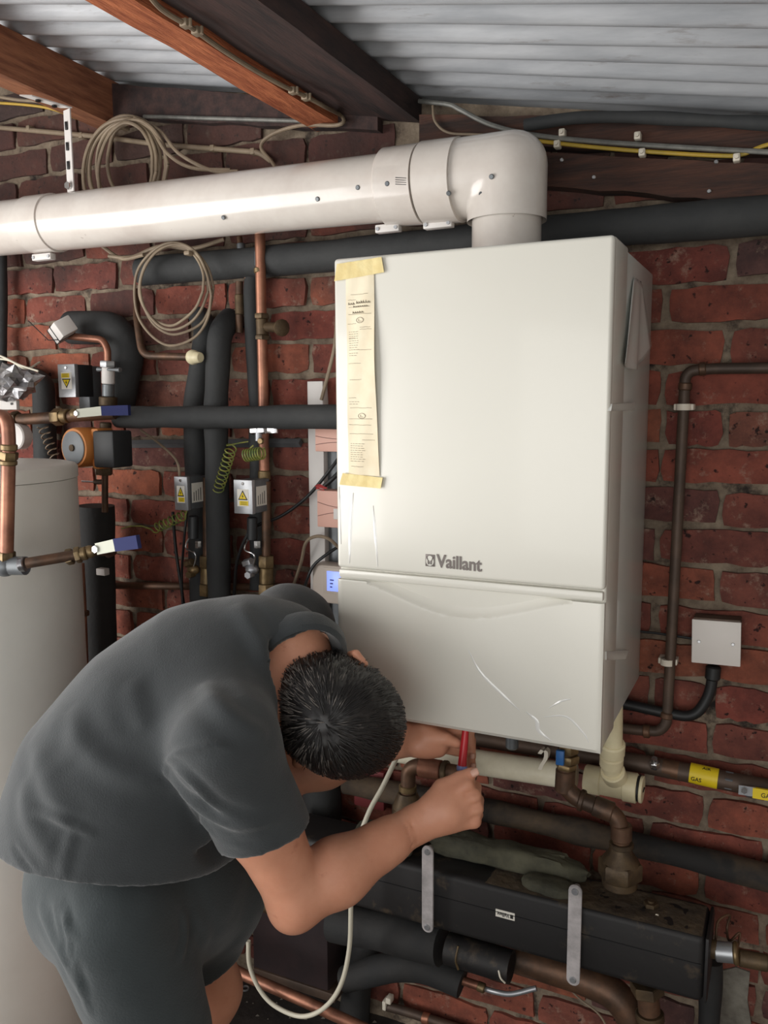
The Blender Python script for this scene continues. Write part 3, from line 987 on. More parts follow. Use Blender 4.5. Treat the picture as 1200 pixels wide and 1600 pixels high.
# ---- copper riser with gate valve
ri = thing('copper_riser', 'bare orange copper pipe rising past a gate valve to the flue', 'pipe', P(412, 740, -.085))
mb, r = pipe_mb([(413, 748, -.085), (411, 600, -.085), (408, 470, -.085), (406, 360, -.085), (405, 330, -.085)], 16)
obj('copper_tube', mb, COPPER, ri)
fitting(ri, (404, 392, -.085), (404, 416, -.085), 13, STEELD, 'solder_joint')
fitting(ri, (405, 418, -.085), (406, 427, -.085), 18, BRASS, 'coupling')
fitting(ri, (409, 490, -.085), (409, 498, -.085), 24, BRASSD, 'compression_nut', True)
fitting(ri, (409, 498, -.085), (410, 524, -.085), 19, BRASSD, 'valve_body')
fitting(ri, (410, 524, -.085), (410, 531, -.085), 24, BRASSD, 'compression_nut', True)
A, B = P(418, 511, -.085), P(437, 512, -.11)
mb = MB(); mb.cyl(A, B, .011, 14); obj('valve_stem', mb, BRASSD, ri)
d = (B - A).normalized()
mb = MB(); mb.lathe(B, d, [(0, .010), (.003, .018), (.011, .019), (.015, .011)], 12); obj('hand_wheel', mb, BRASSD, ri)
fitting(ri, (413, 735, -.085), (413, 750, -.085), 20, BRASS, 'coupling')
# small copper branch left of it
b2 = thing('copper_branch', 'short old copper branch with swept joints left of the copper riser', 'pipe', P(376, 520, -.06))
mb, r = pipe_mb([(374, 370, -.05), (377, 400, -.05), (381, 425, -.05), (392, 446, -.05), (400, 455, -.03)], 9, .012); obj('copper_tube', mb, COPPERD, b2)
fitting(b2, (376, 380, -.05), (377, 392, -.05), 13, STEELD, 'solder_joint')
mb, r = pipe_mb([(374, 440, -.055), (374, 520, -.055)], 12); obj('copper_tube', mb, COPPERD, b2)
fitting(b2, (374, 460, -.055), (375, 492, -.055), 15, BRASSD, 'coupling')
# capped copper pipe
cp = thing('capped_copper_pipe', 'copper pipe stub bending right and ending in a cream plastic cap', 'pipe', P(216, 470, -.07))
mb, r = pipe_mb([(213, 455, -.03), (214, 500, -.10), (222, 556, -.12), (300, 558, -.12)], 11, .03); obj('copper_tube', mb, COPPERD, cp)
A, B = P(297, 558, -.12), P(322, 559, -.13)
mb = MB(); mb.lathe(A, B - A, [(0, .010), (.002, .0155), (.008, .0175), (.016, .0165), (.020, .014), (.024, .0135), (.034, .012), (.036, .010)], 20); obj('end_cap', mb, PVC, cp)

# ---- small-bore pipes and conduits under the roof
cp2 = thing('clipped_pipe', 'thin pale copper pipe clipped level along the wall below the left rafter', 'pipe', P(60, 205, -.02))
mb, r = pipe_mb([(-60, 194, -.02), (160, 214, -.02), (250, 226, -.02), (405, 238, -.02), (424, 252, -.02)], 7); obj('copper_tube', mb, CAB_B, cp2)
for x, y in ((46, 201), (128, 212), (333, 232), (396, 237)):
    q = P(x, y, -.02); mb = MB(); mb.box(q + Vector((-.006, -.007, -.007)), q + Vector((.006, .016, .007)), .002); obj('pipe_clip', mb, CAB_B, cp2)
pipe('conduit', 'straight grey steel conduit crossing the wall between cable coil and orange rafter', 'conduit', [(225, 182, -.035), (470, 189, -.035)], 6, CAB_G)
zr = 1.1495
rc = [PZ(x, y, zr) for x, y in ((214, -34), (250, 12), (300, 44), (345, 76), (392, 106), (440, 133), (480, 152), (510, 168))]
rc += [P(532, 180, -.035), P(537, 190, -.05), P(522, 196, -.055), P(470, 196, -.04), P(425, 210, -.035), P(408, 230, -.035), P(428, 258, -.04), P(450, 300, -.045)]
mb = MB(); mb.tube(spline(rc, 8), .0042, 8)
obj('cable', mb, CAB_B, label='beige cable clipped along the orange rafter and looping down to the flue', cat='cable')
for i, (x, y) in enumerate(((290, 37), (308, 49), (458, 142), (478, 152))):
    q = PZ(x, y, zr); mb = MB(); mb.box(q + Vector((-.007, -.008, -.006)), q + Vector((.007, .008, .006)), .002); mb.cyl(q + Vector((.009, 0, -.006)), q + Vector((.009, 0, .006)), .003, 8)
    obj('cable_clip', mb, CAB_B, label=['cable clip on the orange rafter farthest from the wall', 'cable clip on the orange rafter, second from the top of the picture', 'cable clip on the orange rafter about halfway to the wall', 'cable clip on the orange rafter nearest the wall'][i], cat='clip', group='clips on the rafter cable')
cable('cable', 'twin pale cables entering under the left rafter at the far left', [(-60, 140, -.12), (20, 155, -.10), (70, 160, -.08), (130, 175, -.02)], 5, CAB_B)
cable('cable', 'yellowish cable just below the twin pale cables at the far left', [(-60, 158, -.10), (30, 163, -.08), (80, 170, -.06), (120, 185, -.02)], 4, CAB_Y)
cable('conduit', 'flexible grey ribbed conduit sweeping down from the beam along the upper right wall', [(655, 158, -.04), (700, 163, -.06), (720, 172, -.06), (770, 196, -.06), (850, 213, -.06), (1000, 226, -.058), (1300, 243, -.058)], 7, CAB_G)
cable('cable', 'yellow cable running under the grey conduit on the upper right wall', [(800, 215, -.054), (900, 227, -.054), (1000, 236, -.056), (1120, 243, -.056), (1160, 241, -.056), (1200, 226, -.054), (1300, 205, -.054)], 6, CAB_Y)
cable('cable', 'thin beige cable hanging in a hook below the end of the grey conduit', [(676, 165, -.05), (680, 190, -.055), (700, 207, -.055), (740, 210, -.055), (790, 212, -.05)], 4, CAB_B)
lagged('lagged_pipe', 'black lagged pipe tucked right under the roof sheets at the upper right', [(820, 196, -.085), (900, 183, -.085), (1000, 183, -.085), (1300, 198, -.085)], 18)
for i, (x, y) in enumerate(((878, 207), (996, 212), (870, 225), (1003, 238), (1151, 246))):
    q = P(x, y, -.062); mb = MB()
    mb.box(q + Vector((-.006, -.004, -.007)), q + Vector((.006, .016, .007)), .0025); mb.cyl(q + Vector((0, -.008, 0)), q + Vector((0, -.003, 0)), .0035, 10)
    obj('cable_clip', mb, CLIPW, label=['white clip above the grey conduit, leftmost', 'white clip above the grey conduit, right of the leftmost one', 'white clip on the left end of the yellow cable', 'white clip in the middle of the yellow cable', 'white clip at the right where the yellow cable turns up'][i], cat='clip', group='white clips on the upper right wall')

# ---- coils of beige cable
def coil(name, label, loops, w, mat, tails=(), seed=1, tie=None):
    rnd = random.Random(seed)
    base = P(loops[0][0], loops[0][1], loops[0][2])
    t = thing(name, label, 'cable', base)
    for (cx, cy, Y, rx, ry, tilt) in loops:
        pts = []
        for i in range(15):
            a = 2 * PI * i / 14
            x = cx + rx * math.cos(a) * math.cos(tilt) - ry * math.sin(a) * math.sin(tilt)
            y = cy + rx * math.cos(a) * math.sin(tilt) + ry * math.sin(a) * math.cos(tilt)
            pts.append((x + rnd.uniform(-1.5, 1.5), y + rnd.uniform(-1.5, 1.5), Y + .008 * math.sin(a + cx)))
        pts[-1] = pts[0]
        cable('loop', None, pts, w, mat, t, seg=5)
    for p in tails: cable('cable_tail', None, p, w, mat, t)
    if tie:
        q = P(*tie); mb = MB(); mb.box(q - Vector((.008, .012, .005)), q + Vector((.008, .012, .005)), .003); obj('cable_tie', mb, mat, t)
    return t
coil('cable_coil', 'thick hank of beige cable hung under the left rafter behind the flue', [(198, 260, -.075, 62, 78, .05), (192, 262, -.085, 52, 74, .1), (200, 264, -.065, 48, 78, -.05), (206, 258, -.085, 56, 70, .0), (196, 268, -.09, 42, 76, .08), (214, 256, -.07, 46, 66, -.1), (190, 266, -.08, 60, 80, .15)], 6, CAB_B,
     [[(200, 185, -.075), (235, 200, -.085), (262, 240, -.10), (300, 262, -.08), (360, 266, -.06)], [(210, 184, -.085), (250, 205, -.08), (280, 240, -.09), (330, 266, -.07), (372, 268, -.06)], [(170, 400, -.085), (205, 402, -.08), (250, 385, -.09), (300, 388, -.08), (350, 374, -.06)], [(160, 385, -.085), (190, 404, -.08), (225, 398, -.1)]], 3, (194, 200, -.065))
coil('cable_coil', 'loose coil of beige cable hanging below the flue over the wall', [(270, 460, -.12, 60, 80, .0), (272, 448, -.13, 52, 66, .12), (276, 452, -.11, 57, 70, -.08), (268, 446, -.125, 50, 62, .2)], 4.5, CAB_B, [], 5, (296, 396, -.13))

# ---- white box with cable tie, upper left
bx = thing('sensor_box', 'small white plastic box strapped to a copper pipe with a black cable tie', 'box', P(98, 518, -.16))
c = P(98, 515, -.16)
R_ = Matrix.Translation(c) @ Matrix.Rotation(math.radians(-16), 4, 'Y') @ Matrix.Rotation(math.radians(-28), 4, 'Z') @ Matrix.Rotation(math.radians(22), 4, 'X')
mb = MB(); mb.box((-.031, -.022, -.02), (.031, .022, .02), .003, R_); obj('case', mb, WHITEP, bx)
mb = MB(); mb.box((-.034, -.0225, -.0205), (-.031, .0225, .0205), .001, R_); mb.box((-.006, -.0235, -.0215), (-.003, .0235, .0215), .0008, R_); mb.tube([R_ @ Vector((-.004, -.024, -.015)), R_ @ Vector((-.04, -.03, .0)), P(44, 501, -.2)], .0012, 6); obj('cable_tie', mb, BLACK, bx)
mb = MB(); mb.box((-.044, -.016, -.016), (-.0345, .014, .012), .002, R_); obj('foil_end', mb, FOIL, bx)
pipe('copper_pipe', 'copper pipe bending down from the taped white box to a blue-lever valve', 'pipe', [(100, 524, -.13), (160, 531, -.13), (168, 545, -.13), (168, 575, -.13)], 11, COPPER, .02)

# ---- actuator boxes with warning labels
def warn_label(parent, O, ex, ez, w, h, inv=False):
    """white label, yellow triangle with a bolt, yellow strip; O centre, ex right, ez up"""
    n = ex.cross(ez) * 1.0
    n = Vector((ex.y * ez.z - ex.z * ez.y, ex.z * ez.x - ex.x * ez.z, ex.x * ez.y - ex.y * ez.x))   # ex x ez points back
    n = n if n.dot(CAM - O) > 0 else -n
    if inv: ex, ez = -ex, -ez
    q = lambda a, b, l: O + ex * a * w + ez * b * h + n * l
    mb = MB(); mb.prism([q(-.5, -.5, 0), q(.5, -.5, 0), q(.5, .5, 0), q(-.5, .5, 0)], n * .0004)
    lb = obj('warning_label', mb, LBLW, parent, smooth=False)
    mb = MB(); mb.prism([q(-.42, -.12, .0005), q(.42, -.12, .0005), q(0, .45, .0005)], n * .0003); obj('triangle_border', mb, LBLK, lb, smooth=False)
    mb = MB(); mb.prism([q(-.31, -.06, .0009), q(.31, -.06, .0009), q(0, .34, .0009)], n * .0003); obj('yellow_triangle', mb, YEL, lb, smooth=False)
    mb = MB(); mb.prism([q(.05, .24, .0013), q(-.09, .07, .0013), q(.0, .08, .0013), q(-.04, -.03, .0013), q(.10, .12, .0013), q(.01, .11, .0013)], n * .0003); obj('lightning_bolt', mb, LBLK, lb, smooth=False)
    mb = MB(); mb.prism([q(-.3, -.44, .0005), q(.46, -.44, .0005), q(.46, -.18, .0005), q(-.3, -.18, .0005)], n * .0003); obj('yellow_strip', mb, YEL, lb, smooth=False)
    mb = MB()
    for k in range(3):
        mb.prism([q(-.2, -.24 - k * .07, .0009), q(.36, -.24 - k * .07, .0009), q(.36, -.26 - k * .07, .0009), q(-.2, -.26 - k * .07, .0009)], n * .0002)
    obj('print', mb, LBLK, lb, smooth=False)

def actuator(label, fx0, fx1, y0, y1, sx, Y, depth, matb=STEELD, side_label=True, inv=False, fl=STEEL, yaw=None):
    """box: front face pixels fx0..fx1 x y0..y1, right side reaches pixel sx"""
    A, B = P(fx0, y0, Y), P(fx1, y1, Y)
    w = (B.x - A.x); h = A.z - B.z
    if yaw is None: yaw = 0
    t = thing('valve_actuator', label, 'box', Vector(((A.x + B.x) / 2, Y + depth / 2, B.z)))
    Mx = Matrix.Translation(Vector((B.x, Y, (A.z + B.z) / 2))) @ Matrix.Rotation(yaw, 4, 'Z')
    mb = MB(); mb.box((-w, .0, -h / 2), (0, depth, h / 2), .002, Mx); obj('case', mb, matb, t)
    mb = MB(); mb.box((-w - .001, -.002, -h / 2 - .001), (.001, .010, h / 2 + .001), .0012, Mx); obj('front_cover', mb, fl, t)
    R3 = Mx.to_3x3(); ex, ez = R3 @ Vector((1, 0, 0)), Vector((0, 0, 1)); ey = R3 @ Vector((0, 1, 0))
    warn_label(t, Mx @ Vector((-w / 2, -.0021, -.002 if not inv else .0)), ex, ez, w * .64, h * .52, inv)
    q = Mx @ Vector((-w / 2, -.002, h * .40)); mb = MB(); mb.cyl(q, q - ey * .002, .0035, 12, bev=.0008); obj('screw', mb, CHROME, t)
    if side_label:
        mb = MB(); mb.box((.0, depth * .22, -h * .3), (.0008, depth * .8, h * .3), 0, Mx); sl = obj('side_label', mb, LBLW, t, smooth=False)
        for k in range(4):
            mb = MB(); mb.box((.0008, depth * (.3 + .12 * k), -h * .25), (.0011, depth * (.33 + .12 * k), h * (.02 + .04 * k)), 0, Mx); obj('print', mb, LBLK, sl, smooth=False)
    return t
a1_ = actuator('silver valve actuator box with warning triangle, just left of the white rail', 366, 395, 750, 803, 420, -.165, .07)
a2_ = actuator('darker silver valve actuator box with warning triangle, between the lagged pipes', 273, 294, 745, 797, 324, -.165, .07)
a3_ = actuator('pale valve actuator box with its warning label upside down, above the orange pump', 91, 119, 570, 620, 145, -.15, .06, PUMPK, False, True)
# conduits and coiled earth wires
cable('cable', 'beige cable dropping from the lagged pipe into the darker silver actuator box', [(220, 672, -.10), (245, 690, -.10), (270, 712, -.12), (279, 728, -.14), (281, 748, -.14)], 4, CAB_B)
def spring(name, label, A, B, R0, turns, w, mat, tails=()):
    A, B = P(*A), P(*B); d = B - A; n = int(turns * 12)
    u = d.normalized().orthogonal().normalized(); v = d.normalized().cross(u)
    pts = [A + d * (i / n) + (u * math.cos(i / 12 * 2 * PI) + v * math.sin(i / 12 * 2 * PI)) * R0 for i in range(n + 1)]
    if tails: pts = PP(tails[0]) + pts + PP(tails[1])
    mb = MB(); mb.tube(pts, w, 6)
    return obj(name, mb, mat, label=label, cat='cable')
spring('earth_wire', 'dull green and yellow spring-coiled wire hanging left of the copper riser below the lagged pipe', (362, 698, -.16), (341, 766, -.12), .012, 10, .0016, CAB_GY, ([(388, 690, -.13), (375, 692, -.14)], []))
spring('earth_wire', 'tight green and yellow wire coil on the copper riser above the silver box', (383, 712, -.165), (410, 708, -.165), .013, 7, .002, CAB_GY, ([(396, 696, -.15)], [(412, 700, -.16)]))
spring('earth_wire', 'yellow spring-coiled wire slanting left from under the darker silver box', (290, 804, -.15), (242, 826, -.15), .011, 7, .0018, CAB_GY, ([(292, 798, -.15)], [(236, 827, -.15), (222, 822, -.15), (205, 822, -.15), (190, 826, -.14)]))
spring('earth_wire', 'pale wire spring lying on the black lagged pipe above the white tank', (66, 665, -.10), (86, 715, -.10), .013, 6, .0015, CAB_B)

# ---- motorised valves and pipes below the two actuator boxes
def zone_valve(label, x, ytop, Y, seed):
    t = thing('zone_valve', label, 'valve', P(x, 925, Y))
    rnd = random.Random(seed)
    mb, r = pipe_mb([(x + 12, ytop - 56 if seed == 1 else ytop - 60, Y + .02), (x + 12, 900, Y + .02)], 14); obj('copper_tube', mb, COPPERD, t)
    fitting(t, (x + 12, 868, Y + .02), (x + 12, 886, Y + .02), 26, BRASS, 'compression_nut', True)
    fitting(t, (x + 12, 886, Y + .02), (x + 12, 912, Y + .02), 22, BRASS, 'valve_body')
    fitting(t, (x + 12, 912, Y + .02), (x + 12, 930, Y + .02), 26, BRASS, 'compression_nut', True)
    mb = MB(); A, B = P(x - 10, ytop, Y), P(x - 10, ytop + 36, Y); mb.cyl(A, B, .012, 12, bev=.002); obj('spindle_housing', mb, PUMPK, t)
    mb = MB()
    q = P(x - 10, 890, Y)
    mb.ball(q, .014, 8, (1.2, 1, .9)); mb.hexnut(q + Vector((-.02, 0, .012)), q + Vector((.004, -.006, .02)), .01); mb.hexnut(q + Vector((.0, -.02, -.01)), q + Vector((0, .0, -.01)), .009)
    obj('valve_head', mb, STEEL if seed == 1 else BRASS, t)
    mb = MB(); mb.tube(spline(PP([(x - 14, ytop + 30, Y), (x - 22, ytop + 50, Y - .01), (x - 6, ytop + 62, Y - .01), (x - 16, 905, Y)]), 6), .002, 6); mb.hexnut(P(x - 2, 845, Y), P(x - 2, 856, Y), .008); obj('linkage', mb, CHROME, t)
    return t
zone_valve('brass zone valve below the silver actuator box near the white rail', 404, 808, -.12, 1)
zone_valve('brass zone valve below the darker silver actuator box', 312, 806, -.12, 2)
cable('cable', 'black cable rising from the silver box valve up to the white rail', [(366, 930, -.09), (370, 880, -.12), (384, 840, -.13), (400, 822, -.10), (440, 806, -.06), (480, 776, -.05), (515, 735, -.05), (540, 700, -.03)], 5, CAB_K)
cable('cable', 'black cable hanging below the darker silver actuator box', [(292, 800, -.12), (288, 840, -.12), (284, 900, -.09), (286, 960, -.08)], 4, CAB_K)
cable('cable', 'dark vertical cable beside the darker silver actuator box', [(270, 800, -.06), (275, 860, -.05), (288, 950, -.05)], 5, CAB_K)
vl = thing('isolating_valve', 'small chrome isolating valve under the level black pipe on the copper riser', 'valve', P(405, 685, -.13))
fitting(vl, (393, 673, -.125), (415, 672, -.125), 12, CHROME, 'valve_body', True)
fitting(vl, (404, 660, -.125), (404, 690, -.125), 11, STEEL, 'valve_port')
mb = MB(); mb.box(P(417, 677, -.145), P(433, 667, -.142) + Vector((0, .003, 0)), .001); obj('lever', mb, CHROME, vl)
mb = MB(); q = P(409, 689, -.13); mb.cyl(q, q + Vector((0, -.008, 0)), .007, 12, bev=.001); obj('test_point', mb, BRASS, vl)
pipe('slotted_rail', 'dull grey horizontal metal rail low on the wall behind the lagged pipes', 'rail', [(150, 694, -.012), (470, 692, -.012)], 12, STEELD, n=4)
pipe('waste_pipe', 'dull horizontal pipe on the wall behind the shoulders of the person', 'pipe', [(180, 915, -.03), (480, 918, -.03)], 11, COPPERD)

# ---- white trunking rail with wiring boxes and a thermostat
rail = thing('trunking_rail', 'white plastic trunking rail fixed upright on the wall left of the boiler', 'trunking', P(492, 1010, -.01))
A, B = P(480, 596, -.03), P(498, 1040, -.03)
A2 = P(504, 596, -.03)
mb = MB(); mb.box((A.x, -.03, P(490, 1060, -.03).z), (A2.x, -.004, A.z), .001); obj('trunking', mb, WHITEP, rail)
mb = MB(); mb.box((A2.x + .0005, -.012, P(490, 1060, -.03).z), (A2.x + .03, -.004, P(490, 660, -.03).z), .001); obj('back_strip', mb, STEELD, rail)
def wiring_box(label, x0, x1, y0, y1):
    A, B = P(x0, y0, -.075), P(x1, y1, -.075)
    x2 = B.x + .07
    t = thing('wiring_box', label, 'box', Vector(((A.x + x2) / 2, -.05, B.z)), 'pink wiring boxes beside the boiler')
    mb = MB(); mb.box((A.x, -.075, B.z), (x2, -.031, A.z), .002); obj('case', mb, PINK, t)
    mb = MB(); h = A.z - B.z
    for f, s in ((.68, 1), (.3, -1)):
        pts = [Vector((A.x + .002 + (x2 - A.x - .004) * i / 8, -.0754, B.z + h * (f - s * .12 * math.sin(PI * i / 8)))) for i in range(9)]
        mb.tube(pts, .0007, 5)
    obj('moulded_line', mb, PINKD, t)
    return t
wiring_box('upper pinkish wiring box tucked beside the boiler just under the level black pipe', 492, 524, 670, 706)
w2 = wiring_box('lower pinkish wiring box tucked beside the boiler above the thermostat', 495, 526, 766, 825)
q = P(524, 803, -.076); mb = MB(); mb.box(q + Vector((-.004, -.002, -.012)), q + Vector((.012, 0, .012)), .001); obj('switch', mb, WHITEP, w2)
th = thing('thermostat', 'beige wall controller with a glowing blue display half hidden by the boiler', 'thermostat', P(506, 945, -.08))
A, B = P(487, 881, -.08), P(520, 944, -.08)
mb = MB(); mb.box((A.x, -.08, B.z), (A.x + .13, -.031, A.z), .006); obj('case', mb, GREYB, th)
q0, q1 = P(511, 892, -.081), P(524, 924, -.081)
mb = MB(); mb.box((q0.x - .011, -.0815, q1.z - .007), (q0.x + .08, -.0795, q0.z + .008), .001); sc_ = obj('bezel', mb, GREYB, th)
mb = MB(); mb.box((q0.x, -.0825, q1.z), (q0.x + .06, -.081, q0.z), .0003); ds = obj('display', mb, LCD, th)
mb = MB()
for k in range(3): mb.box((q0.x + .008, -.0829, q1.z + .008 + k * .008), (q0.x + .014 + k * .002, -.0825, q1.z + .011 + k * .008))
obj('display_print', mb, LCDT, ds, smooth=False)
cable('cable', 'beige cable arching over the rail above the thermostat', [(455, 925, -.03), (470, 880, -.05), (478, 848, -.07), (495, 838, -.08), (515, 843, -.08), (535, 862, -.06)], 5, CAB_B)
cable('cable', 'black cable curving behind the thermostat down the rail', [(535, 850, -.06), (508, 868, -.085), (490, 884, -.088), (480, 905, -.085), (470, 935, -.05)], 5, CAB_K)
cable('cable', 'black cable running up behind the wiring boxes', [(540, 728, -.03), (520, 748, -.045), (506, 760, -.045)], 7, CAB_K)
cable('cable', 'tan cable slanting down the wall just left of the boiler edge', [(527, 490, -.03), (523, 540, -.03), (514, 580, -.03), (502, 625, -.03)], 6, CAB_B)
mb = MB(); rr = random.Random(2)
for k in range(9):
    q = P(496 + rr.uniform(-5, 2), 762 + rr.uniform(-3, 2), -.078); mb.tube(spline([q, q + Vector((rr.uniform(0, .012), rr.uniform(-.004, .002), rr.uniform(-.002, .006))), q + Vector((.022, .0, rr.uniform(-.003, .003)))], 3), .0012, 5)
obj('loose_wire_end', mb, REDF, label='frayed red wire ends sticking out above the lower pinkish wiring box', cat='wire')
mb = MB(); A, B = P(507, 990, -.06), P(520, 1024, -.06); mb.box((A.x, -.06, B.z), (A.x + .05, -.03, A.z), .003)
t = obj('terminal_block', mb, WHITEP, label='small pale terminal block low beside the boiler behind the shoulder', cat='terminal block')
cable('cable', 'black cable passing over the pale terminal block beside the boiler', [(530, 980, -.07), (522, 1000, -.075), (515, 1030, -.07)], 7, CAB_K)
# ------------------------------------------------------------------ orange pump, left valves, tank
pu = thing('circulating_pump', 'orange circulating pump with a grey round face and black terminal box', 'pump', P(150, 725, -.17))
fc = P(122, 699, -.27)
c2 = P(160, 699, -.17)
fd = (fc - c2).normalized(); fd = Vector((-.12, -1, 0)).normalized()
mc = P(146, 698, -.19)
mb = MB(); mb.lathe(mc, fd, [(-.02, .034), (-.012, .044), (.0, .047), (.05, .047), (.056, .045)], 32); obj('motor_body', mb, ORANGE, pu)
mb = MB(); mb.lathe(mc + fd * .056, fd, [(0, .039), (.003, .039), (.004, .037)], 32); obj('face_plate', mb, PUMPG, pu)
mb = MB(); mb.cyl(mc + fd * .06, mc + fd * .064, .008, 14); obj('bleed_screw', mb, BRASSD, pu)
q = P(172, 700, -.22)
mb = MB(); mb.box(q + Vector((-.034, -.02, -.045)), q + Vector((.028, .045, .04)), .005); obj('terminal_box', mb, PUMPK, pu)
mb = MB(); mb.box(q + Vector((-.052, -.006, -.05)), q + Vector((-.030, .045, .045)), .004); obj('volute', mb, ORANGE, pu)
fitting(pu, (165, 660, -.17), (165, 682, -.17), 18, BRASSD, 'pump_union')
fitting(pu, (163, 726, -.17), (163, 742, -.17), 26, BRASSD, 'pump_union', True)
mb, r = pipe_mb([(164, 740, -.17), (164, 800, -.17)], 10); obj('copper_tube', mb, COPPERD, pu)
mb, r = pipe_mb([(164, 753, -.17), (148, 753, -.17)], 8); obj('branch_stub', mb, COPPERD, pu)
mb, r = pipe_mb([(148, 753, -.17), (128, 752, -.18)], 3); obj('branch_pin', mb, CHROME, pu)

# regulating valve above the pump with hose tails
rv = thing('regulating_valve', 'grey and white plastic regulating valve with wing handles above the blue lever', 'valve', P(170, 640, -.13))
fitting(rv, (169, 564, -.13), (169, 574, -.13), 25, STEEL, 'top_nut', True)
fitting(rv, (169, 574, -.13), (169, 600, -.13), 20, WHITEP, 'valve_body')
mb = MB(); A, B = P(153, 577, -.14), P(188, 578, -.14); mb.tube([A, A.lerp(B, .3), A.lerp(B, .7), B], [.006, .0035, .0035, .006], 10); obj('wing_handle', mb, STEELD, rv)
fitting(rv, (169, 600, -.13), (169, 620, -.13), 19, STEELD, 'coupling')
fitting(rv, (169, 620, -.13), (169, 634, -.13), 28, BRASSD, 'lower_nut')
# dark plastic upright behind
mb = MB(); A, B = P(122, 572, -.10), P(143, 640, -.10); mb.box((A.x, -.105, B.z), (B.x, -.06, A.z), .004)
obj('dark_valve_box', mb, STEELD, label='dark grey plastic valve casing between upside-down labelled box and wing valve', cat='box')

# copper pipe with a blue lever valve, upper left
def lever_valve(label, pts, w, vx, Y, lever, collars, name='lever_valve', matp=COPPERD, lev=BLUED):
    t = thing(name, label, 'valve', P(vx[0], vx[1], Y))
    mb, r = pipe_mb(pts, w); obj('copper_tube', mb, matp, t)
    for a, b, ww, m, hx in collars: fitting(t, a, b, ww, m, 'compression_nut' if hx else 'coupling', hx)
    mb = MB(); mb.ball(P(vx[0], vx[1], Y), rad(vx[2], (vx[0], vx[1], Y)), 10, (1.25, 1, 1)); obj('ball_body', mb, BRASS, t)
    (x0, y0), (x1, y1), (x2, y2), Yl = lever
    q = P(x0, y0, Yl); mb = MB(); mb.hexnut(q + Vector((0, .012, 0)), q + Vector((0, -.004, 0)), .007); obj('lever_nut', mb, CHROME, t)
    def bar(a, b, h, m, nm):
        a, b = P(*a, Yl), P(*b, Yl); d = (b - a).normalized(); up = Vector((0, 0, 1))
        mb = MB(); s = d.cross(Vector((0, -1, 0))).normalized() * h
        mb.prism([a - s, b - s * 1.05, b + s * 1.05, a + s], (0, .004 if m is not lev else .009, 0)); obj(nm, mb, m, t, smooth=False)
    bar((x0, y0), (x1, y1), .010, LEVER, 'lever')
    bar((x1, y1), (x2, y2), .011, lev, 'lever_grip')
    return t
lever_valve('upper lever valve with a dark blue grip above the orange pump, on old copper pipe', [(-30, 655, -.22), (40, 655, -.22), (150, 648, -.20), (180, 646, -.19)], 17, (118, 648, 20), -.205, ((120, 646), (158, 642), (200, 641), -.235),
            [((20, 656, -.22), (30, 655, -.22), 26, BRASSD, True), ((85, 652, -.21), (98, 651, -.21), 27, BRASS, True), ((98, 650, -.21), (108, 650, -.21), 22, BRASS, False), ((132, 648, -.20), (146, 648, -.2), 20, BRASS, True)])
# the tank
th_ = (CD + CR * ((127 - 600) / FOC)); th_ = Vector((th_.x, th_.y, 0)).normalized()
TR = .235
left = Vector((-th_.y, th_.x, 0))
tanP = P(129, 900, -.36)
tc = Vector((tanP.x, tanP.y, 0)) + left * TR
zt = P(118, 722, -.36).z
tank = thing('hot_water_tank', 'tall pale grey cylindrical tank behind the person at the left edge', 'tank', (tc.x, tc.y, FZ))
mb = MB(); mb.lathe((tc.x, tc.y, FZ), (0, 0, 1), [(0, TR - .01), (.015, TR), (zt - FZ - .03, TR), (zt - FZ - .0295, TR - .0015)], 96); obj('barrel', mb, TANKM, tank)
mb = MB(); mb.lathe((tc.x, tc.y, zt - .029), (0, 0, 1), [(0, TR - .004), (.0005, TR + .002), (.022, TR + .002), (.028, TR - .003), (.030, TR - .012), (.030, .02)], 96); obj('lid', mb, TANKM, tank)
# copper pipe in front of the tank
Yp = -.665
ct = thing('copper_drop_pipe', 'bright copper pipe with brass nuts standing in front of the pale tank', 'pipe', P(12, 885, Yp))
mb, r = pipe_mb([(-75, 650, -.02), (-75, 650, Yp), (11, 650, Yp), (14, 690, Yp), (10, 880, Yp)], 21, .045, ref=4); obj('copper_tube', mb, COPPER, ct)
fitting(ct, (14, 694, Yp), (14, 704, Yp), 26, BRASS, 'compression_nut')
fitting(ct, (14, 706, Yp), (13, 718, Yp), 29, BRASS, 'compression_nut', True)
fitting(ct, (13, 719, Yp), (13, 727, Yp), 27, BRASS, 'coupling')
fitting(ct, (9, 862, Yp), (9, 876, Yp), 30, BRASS, 'compression_nut', True)
mb = MB(); q = P(8, 884, Yp); mb.ball(q, .022, 10, (1, 1, .9)); mb.cyl(q, P(40, 884, Yp + .01), .017, 16); obj('elbow_fitting', mb, STEELD, ct)
lever_valve('lower lever valve with a dark blue grip running right from the pale tank', [(42, 880, Yp), (60, 877, Yp + .01), (125, 866, Yp + .06), (150, 860, Yp + .08), (176, 862, -.30), (170, 866, -.13)], 17, (140, 862, 20), Yp + .07, ((150, 858), (178, 852), (214, 847), Yp + .03),
            [((30, 883, Yp), (40, 881, Yp + .005), 24, FOIL, False), ((104, 871, Yp + .05), (114, 869, Yp + .055), 26, BRASS, True), ((118, 868, Yp + .055), (126, 866, Yp + .06), 26, BRASS, True), ((126, 866, Yp + .06), (136, 864, Yp + .065), 21, BRASS, False)])
